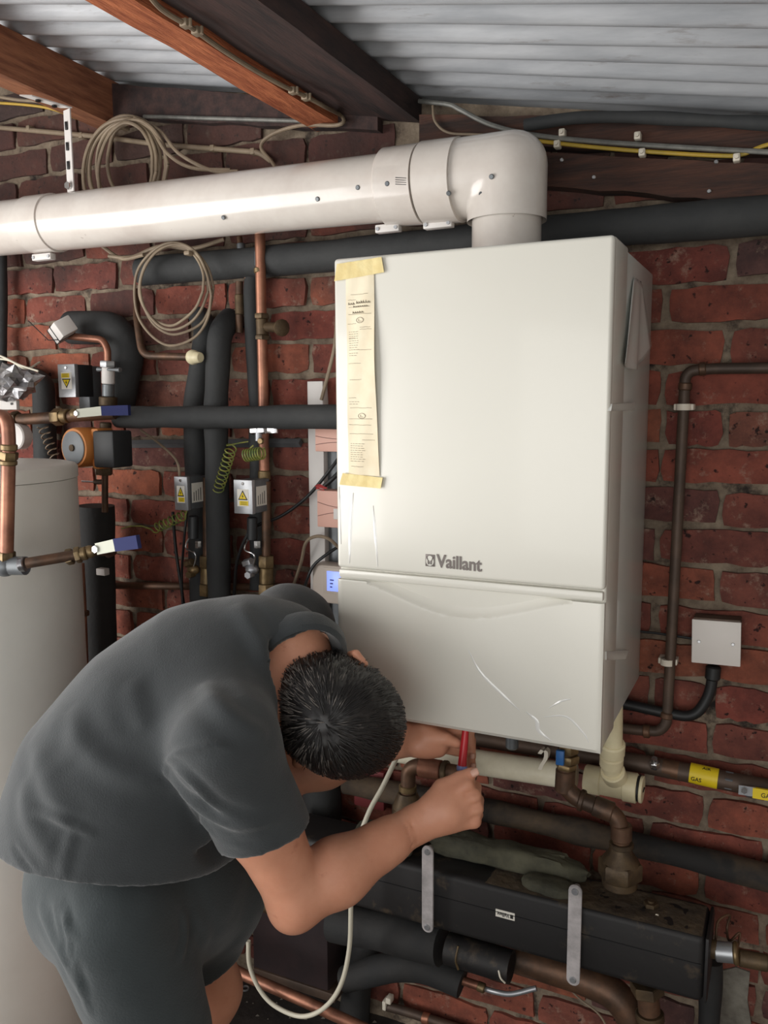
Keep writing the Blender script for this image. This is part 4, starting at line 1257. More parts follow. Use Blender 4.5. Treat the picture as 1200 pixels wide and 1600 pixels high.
# foil wrapped bundle and gauge at the left edge
rr = random.Random(9)
bm = bmesh.new(); bmesh.ops.create_icosphere(bm, subdivisions=3, radius=1)
c = P(18, 598, -.26)
for v in bm.verts:
    n = noise.fractal(v.co * 2.2, 1, 2, 3)
    v.co = c + Vector((v.co.x * .075, v.co.y * .04, v.co.z * .04)) * (1 + .5 * n)
bm.verts.index_update(); mb = MB(); mb.add([v.co.copy() for v in bm.verts], [[v.index for v in f.verts] for f in bm.faces]); bm.free()
obj('foil_bundle', mb, FOIL, label='crumpled foil-wrapped bundle of pipe joints at the left edge', cat='foil bundle', smooth=False)
mb = MB(); A, B = P(-20, 626, -.26), P(26, 640, -.26); mb.box((A.x, -.26, B.z), (B.x, -.25, A.z), .001)
bp = obj('mounting_plate', mb, WHITEP, label='small white drilled plate under the foil bundle', cat='plate')
q = P(18, 631, -.262); mb = MB(); mb.cyl(q, q + Vector((0, -.001, 0)), .003, 10); obj('hole', mb, BLACK, bp)
q = P(22, 682, -.24); mb = MB(); mb.cyl(q + Vector((0, .03, 0)), q, .032, 28, bev=.003); obj('pressure_gauge', mb, WHITEP, label='round pale gauge behind the copper elbow at the left edge', cat='gauge')
cable('cable', 'pale cables looping over the foil bundle at the left edge', [(-40, 545, -.3), (0, 556, -.3), (30, 570, -.29), (60, 580, -.28)], 3, CAB_W)
cable('cable', 'second pale cable curving beside the foil bundle', [(-40, 560, -.29), (10, 562, -.29), (40, 576, -.28), (62, 566, -.2)], 3, CAB_W)
# pipe to the right of the tank
pz = thing('thin_pipe', 'thin dull copper pipe standing just right of the pale tank', 'pipe', P(133, 1010, -.2))
mb, r = pipe_mb([(128, 880, -.2), (131, 940, -.2), (136, 1080, -.2)], 8); obj('copper_tube', mb, COPPER, pz)
fitting(pz, (134, 954, -.2), (134, 962, -.2), 11, COPPERD, 'coupling')
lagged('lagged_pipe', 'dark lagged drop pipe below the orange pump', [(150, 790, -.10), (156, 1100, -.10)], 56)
mb = MB(); A, B = P(150, 888, -.155), P(164, 900, -.155); mb.box((A.x, -.156, B.z), (B.x, -.138, A.z), .002); obj('pipe_clip', mb, WHITEP, label='small white clip on the dark lagged drop pipe', cat='clip')

# ------------------------------------------------------------------ right-hand wall
wp = thing('wall_pipe', 'brown copper pipe running down the brick wall right of the boiler, bent at both ends', 'pipe', P(1043, 1140, -.04))
mb, r = pipe_mb([(1300, 574, -.035), (1110, 576, -.035), (1071, 580, -.035), (1068, 640, -.035), (1058, 830, -.035), (1042, 1130, -.035), (1030, 1143, -.035), (985, 1140, -.035), (930, 1130, -.035)], 17, .03, ref=3); obj('copper_tube', mb, COPPERW, wp)
for a, b in (((1092, 577, -.035), (1104, 576, -.035)), ((1071, 598, -.035), (1070, 610, -.035)), ((1043, 1112, -.035), (1042, 1122, -.035)), ((1005, 1142, -.035), (1016, 1143, -.035))):
    fitting(wp, a, b, 21, COPPERD, 'solder_joint')
for i, (x, y) in enumerate(((1068, 636), (1043, 1034))):
    q = P(x, y, -.035); mb = MB()
    mb.tube([q + Vector((0, 0, -.006)), q + Vector((0, 0, .006))], .0135, 20); mb.box(q + Vector((-.018, .0, -.006)), q + Vector((.018, .036, .006)), .002)
    obj('pipe_clip', mb, CLIPW, label=['upper cream clip holding the brown wall pipe', 'lower cream clip holding the brown wall pipe'][i], cat='clip')
jb = thing('junction_box', 'square white blank wall box with two screws on the brick wall', 'box', P(1118, 1040, -.02))
A, B = P(1081, 966, -.05), P(1157, 1044, -.05)
Mx = Matrix.Translation(Vector(((A.x + B.x) / 2, -.05, (A.z + B.z) / 2))) @ Matrix.Rotation(math.radians(-1.5), 4, 'Y')
s = .0435
mb = MB(); mb.box((-s, 0, -s + .001), (s, .006, s - .001), .0015, Mx); obj('cover_plate', mb, WHITEW, jb)
mb = MB(); mb.box((-s + .002, .006, -s + .003), (s - .001, .046, s + .002), .002, Mx); obj('back_box', mb, COPPERW, jb)
for x in (-.030, .030):
    q = Mx @ Vector((x, 0, 0)); mb = MB(); mb.cyl(q, q + Vector((0, -.002, 0)), .0032, 12, bev=.0006); obj('screw', mb, CHROME, jb)
cd = thing('black_conduit', 'black conduit curling down from the white wall box and away left behind the boiler', 'conduit', P(1110, 1050, -.035))
mb, r = pipe_mb([(1115, 1040, -.03), (1110, 1085, -.03), (1085, 1122, -.035), (1030, 1112, -.03), (960, 1096, -.03), (860, 1070, -.03)], 17, .05); obj('conduit_tube', mb, CAB_K, cd)
fitting(cd, (1115, 1040, -.03), (1113, 1062, -.03), 23, CAB_K, 'gland', bev=.003)
cable('cable', 'thin black cable on the brick wall left of the white wall box', [(985, 985, -.02), (1030, 990, -.02), (1084, 998, -.02)], 4, CAB_K)
q = P(1023, 1192, -.03)

# ------------------------------------------------------------------ pipes below the boiler
Yg = -.045
gas = thing('gas_pipe', 'dark gas pipe below the boiler carrying a yellow GAS label', 'pipe', P(1050, 1200, Yg))
mb, r = pipe_mb([(600, 1130, Yg), (1008, 1194, Yg), (1145, 1222, Yg), (1300, 1252, Yg)], 25); obj('steel_pipe', mb, COPPERW, gas)
fitting(gas, (1034, 1199, Yg), (1062, 1205, Yg), 29, COPPERD, 'coupling')
fitting(gas, (1132, 1219, Yg), (1146, 1222, Yg), 31, STEELD, 'compression_nut', True)
a, b = P(1078, 1207, Yg), P(1122, 1217, Yg)
mb = MB(); mb.cyl(a, b, r + .0012, 24); gl = obj('gas_label', mb, YEL, gas)
d = (b - a).normalized(); nrm = (CAM - a); nrm = (nrm - d * nrm.dot(d)).normalized(); up = d.cross(nrm) * -1
if up.z < 0: up = -up
def on_gas(t, v, s, h, w):
    nn = (nrm * math.cos(v) + up * math.sin(v)).normalized(); uu = (up * math.cos(v) - nrm * math.sin(v)).normalized()
    return text_mesh(s, a.lerp(b, t) + nn * (r + .0014) - uu * h / 2, d, uu, h, w, .0004, .012)
obj('lettering', on_gas(.08, -.55, 'GAS', .0085, .019), LBLK, gl, smooth=False)
obj('lettering', on_gas(.42, .75, 'AIR', .006, .016), LBLK, gl, smooth=False)
q = P(1023, 1190, Yg - .02); mb = MB(); mb.hexnut(q + Vector((0, 0, -.012)), q + Vector((0, -.004, .0)), .010); mb.cyl(q + Vector((0, -.002, 0)), q + Vector((0, -.006, .009)), .006, 12); obj('test_nipple', mb, CHROME, gas)
gv = thing('gas_lever_valve', 'gas valve with a yellow lever at the right edge of the picture', 'valve', P(1180, 1240, -.08))
q = P(1176, 1232, Yg); mb = MB(); mb.ball(q, .019, 10, (1.3, 1, 1)); obj('valve_body', mb, STEELD, gv)
mb = MB(); a_, b_ = P(1154, 1234, -.085), P(1180, 1238, -.085); mb.prism([a_ + Vector((0, 0, -.009)), b_ + Vector((0, 0, -.009)), b_ + Vector((0, 0, .009)), a_ + Vector((0, 0, .009))], (0, .003, 0)); obj('lever', mb, STEEL, gv, smooth=False)
mb = MB(); a_, b_ = P(1176, 1239, -.086), P(1240, 1250, -.086); mb.prism([a_ + Vector((0, 0, -.010)), b_ + Vector((0, 0, -.010)), b_ + Vector((0, 0, .010)), a_ + Vector((0, 0, .010))], (0, .006, 0)); gg = obj('lever_grip', mb, YEL, gv, smooth=False)
obj('lettering', text_mesh('GAS', P(1189, 1246, -.0862), (b_ - a_), (0, 0, 1), .009, .02, .0004, .01), LBLK, gg, smooth=False)
q = P(1163, 1235, -.088); mb = MB(); mb.hexnut(q, q + Vector((0, -.004, 0)), .006); obj('lever_nut', mb, CHROME, gv)

Yc = -.10
pv = thing('condensate_pipe', 'cream plastic waste pipe running below the boiler to a tee with a capped end', 'pipe', P(800, 1200, Yc))
mb, r = pipe_mb([(560, 1164, Yc), (700, 1184, Yc), (900, 1214, Yc)], 36); obj('white_run', mb, PVCW, pv, label='whiter straight run')
fitting(pv, (914, 1216, Yc), (940, 1221, Yc), 44, PVC, 'tee_socket')
mb = MB(); mb.cyl(P(920, 1217, Yc), P(990, 1231, Yc), rad(41, (940, 1221, Yc)), 24); obj('tee_body', mb, PVC, pv)
fitting(pv, (974, 1228, Yc), (996, 1232, Yc), 46, PVC, 'tee_socket')
fitting(pv, (995, 1232, Yc), (1001, 1233, Yc), 40, LBLK, 'seal_ring')
A, B = P(1000, 1233, Yc), P(1005, 1234, Yc); mb = MB(); mb.cyl(A, B, rad(42, (1000, 1233, Yc)), 28, bev=.001); cpn = obj('end_cap', mb, PVC, pv)
dd_ = (B - A).normalized(); mb = MB(); mb.tube([B - Vector((0, .006, .002)), B + Vector((0, .006, .002)) + dd_ * .001], .0018, 6); obj('cap_slot', mb, LBLK, cpn)
mb, r = pipe_mb([(957, 1100, -.20), (957, 1170, -.165), (956, 1205, -.135), (958, 1222, Yc)], 32, .02); obj('drop_pipe', mb, PVC, pv)
fitting(pv, (957, 1160, -.17), (956, 1178, -.16), 40, PVC, 'elbow_socket', bev=.003)
fitting(pv, (956, 1180, -.158), (955, 1196, -.15), 37, PVC, 'elbow_socket', bev=.003)
fitting(pv, (957, 1204, -.14), (961, 1214, -.12), 38, PVC, 'elbow_rim', bev=.002)
cl = thing('pipe_clip', 'pale plastic hook clip holding the cream waste pipe left of the blue valve', 'clip', P(846, 1200, Yc))
pts = [P(x, y, Yc - .022) for x, y in ((843, 1178), (848, 1172), (853, 1176), (852, 1186), (846, 1196), (842, 1208), (844, 1220), (852, 1224), (855, 1220))]
mb = MB(); vs = []; fs = []
sp = spline(pts, 5)
for i, p in enumerate(sp):
    for dx, dy in ((-.004, 0), (.004, 0), (.004, .018), (-.004, .018)): vs.append(p + Vector((dx, dy, 0)))
for i in range(len(sp) - 1):
    for k in range(4): fs.append((i * 4 + k, i * 4 + (k + 1) % 4, (i + 1) * 4 + (k + 1) % 4, (i + 1) * 4 + k))
mb.add(vs, fs); obj('hook', mb, CLIPW, cl)
A, B = P(843, 1180, Yc), P(845, 1222, Yc)

# flow pipe with blue valve down into the header
Yv = -.22
fp = thing('flow_pipe', 'old copper flow pipe dropping from the boiler through a blue-handled valve into the header union', 'pipe', P(968, 1390, Yv))
mb, r = pipe_mb([(884, 1130, Yv), (884, 1195, Yv), (882, 1228, Yv), (900, 1247, Yv), (962, 1272, Yv), (971, 1300, Yv), (970, 1352, Yv)], 27, .03); obj('copper_tube', mb, COPPERD, fp)
for a, b, w in (((887, 1160, Yv), (887, 1176, Yv), 34), ((887, 1178, Yv), (886, 1190, Yv), 37), ((885, 1192, Yv), (884, 1200, Yv), 33)): fitting(fp, a, b, w, BRASS, 'compression_nut', True)
fitting(fp, (884, 1202, Yv), (882, 1236, Yv), 31, COPPERD, 'elbow_socket')
fitting(fp, (905, 1249, Yv), (913, 1252, Yv), 34, COPPERD, 'solder_ring')
fitting(fp, (928, 1258, Yv), (958, 1270, Yv), 32, COPPERD, 'elbow_socket')
fitting(fp, (971, 1288, Yv), (971, 1312, Yv), 33, COPPERD, 'elbow_socket')
fitting(fp, (971, 1316, Yv), (971, 1324, Yv), 38, BRASSD, 'solder_ring')
A = P(970, 1322, Yv); ax_ = Vector((0, 0, -1)); k = mpp(A)
mb = MB(); mb.lathe(A, ax_, [(0, 16 * k), (10 * k, 19 * k), (22 * k, 28 * k), (26 * k, 30 * k)], 24); obj('union_cone', mb, BRASSD, fp)
q = A + ax_ * 24 * k; mb = MB(); mb.hexnut(q, q + ax_ * 28 * k, 34 * k, .003); obj('union_nut', mb, BRASSD, fp)
q = q + ax_ * 28 * k; mb = MB(); mb.cyl(q, q + ax_ * 14 * k, 27 * k, 24, bev=.002); obj('union_tail', mb, BRASSD, fp)
mb = MB(); a_ = P(875, 1184, Yv - .03); mb.box(a_ + Vector((-.0075, -.003, -.014)), a_ + Vector((.0075, .006, .014)), .002); obj('valve_handle', mb, BLUE, fp)
# second drop behind the hands
rp_ = thing('return_pipe', 'old copper return pipe and brass union behind the two hands', 'pipe', P(637, 1320, -.19))
Yr = -.19
mb, r = pipe_mb([(742, 1212, Yr), (650, 1196, Yr), (638, 1204, Yr), (637, 1260, Yr)], 24, .02); obj('copper_tube', mb, COPPERD, rp_)
fitting(rp_, (656, 1198, Yr), (690, 1204, Yr), 31, COPPER, 'wrapped_joint')
fitting(rp_, (692, 1205, Yr), (700, 1206, Yr), 34, BRASSD, 'solder_ring')
fitting(rp_, (637, 1226, Yr), (637, 1236, Yr), 28, BRASS, 'solder_ring')
A = P(637, 1238, Yr); k = mpp(A)
mb = MB(); mb.lathe(A, ax_, [(0, 15 * k), (12 * k, 20 * k), (24 * k, 24 * k)], 20); obj('union_cone', mb, BRASSD, rp_)
q = A + ax_ * 24 * k; mb = MB(); mb.hexnut(q, q + ax_ * 26 * k, 27 * k, .003); obj('union_nut', mb, BRASSD, rp_)
mb = MB(); q = P(800, 1170, -.14); mb.cyl(q + Vector((0, 0, .05)), q + Vector((0, 0, 0)), .013, 16, bev=.004); obj('boiler_outlet', mb, STEELD, label='short grey boiler outlet stub between the hand and the hook clip', cat='outlet')

# ---- black lagged pipe behind the header
lagged('lagged_pipe', 'dusty black lagged pipe running down rightwards behind the header under the gas pipe', [(540, 1224, -.055), (763, 1266, -.055), (955, 1311, -.055), (1080, 1340, -.05), (1300, 1398, -.05)], 40, FOAMD, lump=.0022, ref=2)

# ---- header: long black insulated box
Yf = -.24
zt_, zb_ = P(1108, 1468, Yf).z, P(1101, 1571, Yf).z
xr_ = P(1108, 1468, Yf).x
Yb_ = -.125
hd = thing('low_loss_header', 'long black insulated header box with an upside-down maker label and two grey straps', 'header', (.2, Yf, zb_))
mb = MB(); mb.box((-.28, Yf, zb_), (xr_ - .006, Yb_, zt_), .012, seg=3); obj('insulation_shell', mb, FOAMH, hd)
mb = MB(); mb.box((xr_ - .0065, Yf + .001, zb_ + .001), (xr_ + .001, Yb_ - .001, zt_ - .001), .006, seg=2); obj('end_plate', mb, FOAMH, hd)
mb = MB(); zz = (zt_ + zb_) / 2 + .012; mb.box((-.27, Yf - .0012, zz - .0008), (xr_ - .012, Yf + .002, zz + .0008)); obj('shell_seam', mb, BLACK, hd, smooth=False)
for x in (-.12, .18, .52):
    mb = MB(); mb.box((x - .012, Yb_ - .004, zb_ + .01), (x + .012, -.008, zb_ + .016), .001); mb.box((x - .012, -.014, zb_ - .03), (x + .012, -.006, zb_ + .02), .001)
    obj('wall_bracket', mb, STEELD, hd)
# settled dust along the top of the right half
nxd, nyd = 60, 14; vs = []; fs = []
xa, xb = .22, xr_ - .012
for j in range(nyd + 1):
    for i in range(nxd + 1):
        x = xa + (xb - xa) * i / nxd; y = Yf + .004 + (Yb_ - Yf - .014) * j / nyd
        e = min(i, nxd - i, j, nyd - j)
        vs.append(Vector((x, y, zt_ - .0006 + (0 if e == 0 else .0016 + .0022 * noise.fractal(Vector((x * 40, y * 40, 1)), 1, 2, 4)))))
for j in range(nyd):
    for i in range(nxd):
        a = j * (nxd + 1) + i; fs.append((a, a + 1, a + nxd + 2, a + nxd + 1))
obj('dust_layer', (vs, fs), DUST, hd, ang=None)
# label, reading upside down
A, B = P(774, 1419, Yf - .001), P(805, 1431, Yf - .001)
lw, lh = .0385, .0155
cen = P(789.5, 1429, Yf)
mb = MB(); mb.box((cen.x - lw / 2, Yf - .0012, cen.z - lh / 2), (cen.x + lw / 2, Yf - .0002, cen.z + lh / 2)); hl_ = obj('maker_label', mb, LBLW, hd, smooth=False)
obj('lettering', text_mesh('Vaillant', (cen.x + lw * .22, Yf - .0015, cen.z + .0035), (-1, 0, 0), (0, 0, -1), .0085, lw * .64, .0004, .02), LBLK, hl_, smooth=False)
mb = MB(); mb.box((cen.x + lw * .27, Yf - .0016, cen.z - .0045), (cen.x + lw * .42, Yf - .0012, cen.z + .0035)); obj('label_emblem', mb, LBLK, hl_, smooth=False)
# straps
for i, (x, y0, y1, w) in enumerate(((668, 1322, 1457, 19), (899, 1383, 1541, 21))):
    A = P(x, y0, Yf - .02); B = Vector((A.x, A.y, P(x, y1, Yf - .02).z)); hw = w / 2 * mpp(A)
    t = thing('hanging_strap', ['left grey steel strap hanging beneath the fist in front of the black header', 'right grey steel strap hanging in front of the black header'][i], 'strap', B)
    n = 8
    pts = [Vector((A.x + hw * math.cos(a), A.y, A.z - hw + hw * math.sin(a))) for a in [PI * k / n for k in range(n + 1)]] + [Vector((A.x - hw * math.cos(a), A.y, B.z + hw - hw * math.sin(a))) for a in [PI * k / n for k in range(n + 1)]]
    mb = MB(); mb.prism(pts, (0, .0035, 0)); obj('plate', mb, STRAP, t, smooth=False)
    mb = MB(); mb.prism([p * .0 + Vector((A.x + (p.x - A.x) * .93, A.y - .0012, (A.z + B.z) / 2 + (p.z - (A.z + B.z) / 2) * .985)) for p in pts], (0, .0012, 0)); obj('raised_face', mb, STRAP, t, smooth=False)
    for q in (A - Vector((0, 0, hw)), B + Vector((0, 0, hw))):
        mb = MB(); mb.cyl(q + Vector((0, .018, 0)), q + Vector((0, -.004, 0)), hw * .52, 14, bev=.001); obj('bolt', mb, STEEL, t)
# lagging block lying on the header
def blob(name, label, cat, lo, hi, mat, amp, fr, sub=4, Mx=None, p=4):
    bm = bmesh.new(); bmesh.ops.create_icosphere(bm, subdivisions=sub, radius=1)
    lo, hi = Vector(lo), Vector(hi); c = (lo + hi) / 2; e = (hi - lo) / 2
    for v in bm.verts:
        q = v.co; s = (abs(q.x) ** p + abs(q.y) ** p + abs(q.z) ** p) ** (-1 / p)
        w = Vector((q.x * s * e.x, q.y * s * e.y, q.z * s * e.z))
        w = w * (1 + amp * noise.fractal((c + w) * fr, 1, 2, 4))
        v.co = c + (Mx @ w if Mx is not None else w)
    bm.verts.index_update(); vs = [v.co.copy() for v in bm.verts]; fs = [[v.index for v in f.verts] for f in bm.faces]; bm.free()
    return obj(name, (vs, fs), mat, label=label, cat=cat)
A = P(905, 1368, -.17); B = P(690, 1322, -.17)
blob('lagging_block', 'long dusty green-grey lagging block lying on top of the black header behind the fist', 'insulation', (P(665, 1330, -.17).x, -.185, zt_ + .0005), (A.x, -.13, zt_ + .046), DUSTG, .2, 26)
blob('lagging_block', 'shorter worn lagging block in front, beside the right strap on the header', 'insulation', (P(815, 1370, -.22).x, -.236, zt_ - .002), (P(895, 1385, -.22).x, -.186, zt_ + .024), DUSTG, .2, 25, p=3)
blob('lagging_block', 'dark lagging slab on the header behind the forearm of the person', 'insulation', (P(560, 1300, -.17).x, -.235, zt_ - .002), (P(655, 1330, -.17).x, -.14, zt_ + .03), DUSTG, .15, 20, p=4)
mb = MB(); q = P(1018, 1387, -.18); q = Vector((q.x, q.y, zt_))
mb.hexnut(q, q + Vector((0, 0, .008)), .014); mb.cyl(q, q + Vector((0, 0, .012)), .006, 10); obj('blanking_plug', mb, BRASSD, label='small brown plug on top of the header right of the big union', cat='plug')
q = P(1022, 1427, -.21); q.z = zt_; 
mb = MB(); rr = random.Random(4)
mb.add([q + Vector(v) for v in ((0, 0, 0), (.010, .002, 0), (.008, .008, .001), (-.001, .006, .0), (.004, .003, .004))], [(0, 1, 4), (1, 2, 4), (2, 3, 4), (3, 0, 4), (3, 2, 1, 0)]); obj('paint_flake', mb, CLIPW, label='tiny pale flake lying on top of the header', cat='debris', smooth=False)
# fittings right of the header
rf = thing('header_side_outlet', 'bright brass outlet fitting sticking out of the right end of the header', 'fitting', P(1130, 1490, -.18))
fitting(rf, (1108, 1482, -.18), (1122, 1484, -.18), 28, BRASSD, 'threaded_tail')
fitting(rf, (1118, 1486, -.18), (1148, 1489, -.18), 31, STEEL, 'union_body')
fitting(rf, (1146, 1489, -.18), (1154, 1490, -.18), 36, BRASS, 'union_flange', bev=.003)
fitting(rf, (1154, 1496, -.165), (1200, 1505, -.16), 26, BRASSD, 'tail_pipe')
cable('cable', 'thin rusty wires looping above the outlet at the right end of the header', [(1118, 1470, -.16), (1122, 1440, -.14), (1140, 1430, -.12), (1136, 1450, -.12), (1140, 1470, -.14), (1156, 1458, -.13), (1150, 1490, -.14)], 4, COPPERD)
lagged('lagged_pipe', 'black lagged pipe standing at the right end below the header', [(1112, 1500, -.10), (1090, 2010, -.10)], 34, FOAM_NOHAZE)
# below the header
lagged('copper_bend', 'large dull copper pipe bending down under the right half of the header', [(806, 1496, -.15), (900, 1525, -.15), (960, 1550, -.15), (990, 1590, -.15), (990, 2010, -.15)], 46, COPPERD, bend=.08, lump=.0006)
dv = thing('drain_valve', 'dirty brass drain fitting under the right half of the header', 'fitting', P(1012, 1600, -.2))
fitting(dv, (1010, 1535, -.19), (1012, 1552, -.19), 52, BRASSD, 'top_nut', True)
fitting(dv, (1012, 1552, -.19), (1015, 1582, -.19), 34, COPPERD, 'body')
fitting(dv, (1015, 1582, -.19), (1016, 1594, -.19), 44, BRASSD, 'ring')
fitting(dv, (1016, 1594, -.19), (1016, 1700, -.19), 32, COPPERD, 'tail')
# open-ended black tube
ot = thing('open_tube', 'short black tube with an open end below the middle of the header', 'tube', P(780, 1510, -.25))
A, B = P(700, 1481, -.22), P(799, 1511, -.22); r = rad(50, (799, 1511, -.22)); d = (B - A).normalized()
mb = MB(); mb.tube([A, B, B, B - d * .05], [r, r, r * .82, r * .82], 28, cap=False)
mb.tube([B - d * .05, B - d * .049], [r * .82, r * .1], 28); obj('sleeve', mb, FOAMH, ot)
mb = MB(); mb.tube(spline(PP([(716, 1478, -.255), (712, 1500, -.262), (716, 1515, -.26)]), 6), .0022, 6); obj('wire_tie', mb, BRASS, ot)
mb = MB(); mb.tube(spline(PP([(779, 1516, -.25), (782, 1528, -.255), (789, 1536, -.25)]), 6), .0018, 6); obj('wire_tie', mb, CLIPW, ot)
lagged('lagged_pipe', 'thick black lagging sleeve split open at its right end below the open tube', [(540, 1530, -.16), (610, 1510, -.16), (670, 1512, -.17), (722, 1536, -.17)], 42, FOAM_NOHAZE, bend=.05)
lagged('lagged_pipe', 'black lagged pipe dropping behind the white cable loop', [(598, 1440, -.06), (560, 1500, -.06), (550, 1640, -.06)], 48, FOAM_NOHAZE)
lagged('lagged_pipe', 'bulky black lagged pipe under the left part of the header', [(520, 1440, -.2), (600, 1455, -.2), (690, 1478, -.21)], 58, FOAM_NOHAZE)
th2 = thing('flexible_hose', 'braided hose with a copper fitting between lagging sleeve and copper bend', 'hose', P(760, 1545, -.17))
mb = MB(); mb.tube(spline(PP([(755, 1544, -.16), (775, 1550, -.17), (800, 1553, -.17), (838, 1544, -.16)]), 8), .0055, 10); obj('braid', mb, STEEL, th2)
fitting(th2, (716, 1530, -.165), (750, 1541, -.165), 13, COPPER, 'copper_end')
fitting(th2, (746, 1540, -.165), (758, 1545, -.165), 15, BRASS, 'ferrule')
lp = thing('low_copper_pipe', 'dull copper pipe clipped low on the wall at the bottom centre', 'pipe', P(650, 1590, -.03))
mb, r = pipe_mb([(604, 1572, -.035), (640, 1582, -.035), (760, 1622, -.035)], 14); obj('copper_tube', mb, COPPERW, lp)
fitting(lp, (660, 1590, -.035), (672, 1593, -.035), 17, COPPER, 'solder_joint')
q = P(604, 1567, -.035); mb = MB(); mb.box(q + Vector((-.006, -.014, -.012)), q + Vector((.004, .012, .012)), .003); mb.box(q + Vector((.002, -.012, .006)), q + Vector((.016, .01, .022)), .003)
obj('pipe_clip', mb, CLIPW, label='cream pipe clip on the low copper pipe at the bottom centre', cat='clip')
cable('cable', 'two thin brown wires curving below the copper bend at the bottom right', [(880, 1535, -.05), (905, 1560, -.05), (940, 1590, -.05), (960, 1640, -.05)], 3, CAB_B)
# dark panel and low copper pipe at the bottom left
mb = MB(); A, B = P(372, 1400, -.13), P(545, 1560, -.13)
zlo = P(480, 1545, -.13).z
mb.box((P(395, 1500, -.13).x, -.13, zlo), (P(512, 1500, -.13).x, -.02, P(480, 1360, -.13).z), .006)
mb2 = obj('expansion_cabinet', mb, FIREB, label='dark maroon casing low on the wall behind the elbow', cat='casing')
mb = MB(); mb.box((P(395, 1500, -.135).x, -.135, zlo - .012), (P(524, 1500, -.13).x, -.02, zlo + .012), .004); obj('base_rail', mb, COPPERW, mb2)
pipe('copper_pipe', 'brown copper pipe slanting down rightwards in front of the dark casing', 'pipe', [(340, 1500, -.26), (380, 1523, -.26), (470, 1562, -.26), (640, 1640, -.26)], 17, COPPER, ref=1)
fx = thing('brass_union', 'worn brass union sticking out left of the elbow behind the shorts', 'fitting', P(395, 1405, -.2))
fitting(fx, (385, 1398, -.2), (399, 1404, -.2), 36, BRASS, 'union_flange', bev=.004)
fitting(fx, (399, 1404, -.2), (424, 1414, -.2), 28, BRASSD, 'tail')
cable('cable', 'white flexible cable looping from behind the hands down to the floor and back', [(628, 1166, -.27), (600, 1225, -.27), (575, 1272, -.27), (556, 1330, -.29), (549, 1400, -.3), (546, 1480, -.3), (532, 1540, -.3), (505, 1576, -.3), (470, 1588, -.3), (430, 1572, -.3), (405, 1545, -.3), (390, 1508, -.3), (388, 1470, -.3)], 8, CAB_W, seg=10, n=10)
mb = MB(); A = P(497, 1150, -.06); 
lagged('lagged_pipe', 'dark lagged pipe standing behind the gap between head and forearm', [(498, 1130, -.05), (505, 1290, -.05)], 60, FOAM_HAZE)
mb = MB(); q = P(583, 1232, -.03); mb.box(q + Vector((-.05, -.004, -.05)), q + Vector((.03, .012, .045)), .004)
obj('red_cover', mb, M('dull_red', (120, 48, 50), .6), label='dull red cover plate on the wall behind the gap under the head', cat='cover')
# loose bits on the floor
rr = random.Random(8)
mb = MB()
for k in range(160):
    x, y = rr.uniform(-.58, -.1), rr.uniform(-.5, -.02); s = rr.uniform(.002, .007)
    q = Vector((x, y, FZ)); mb.add([q + Vector((s, 0, 0)), q + Vector((-s * .4, s, 0)), q + Vector((-s * .6, -s * .8, 0)), q + Vector((0, 0, s * .7))], [(0, 1, 3), (1, 2, 3), (2, 0, 3), (2, 1, 0)])
obj('floor_grit', mb, RENDERP, label='scattered grit and mortar crumbs on the dark floor by the wall', cat='debris', kind='stuff', smooth=False)
mb = MB(); q = PZ(383, 1545, FZ + .001); mb.tube([q + Vector((.009 * math.cos(a), .009 * math.sin(a), .001)) for a in [2 * PI * i / 16 for i in range(17)]], .0025, 6, cap=False); obj('washer', mb, STEEL, label='small round washer on the floor beside the shin', cat='washer')
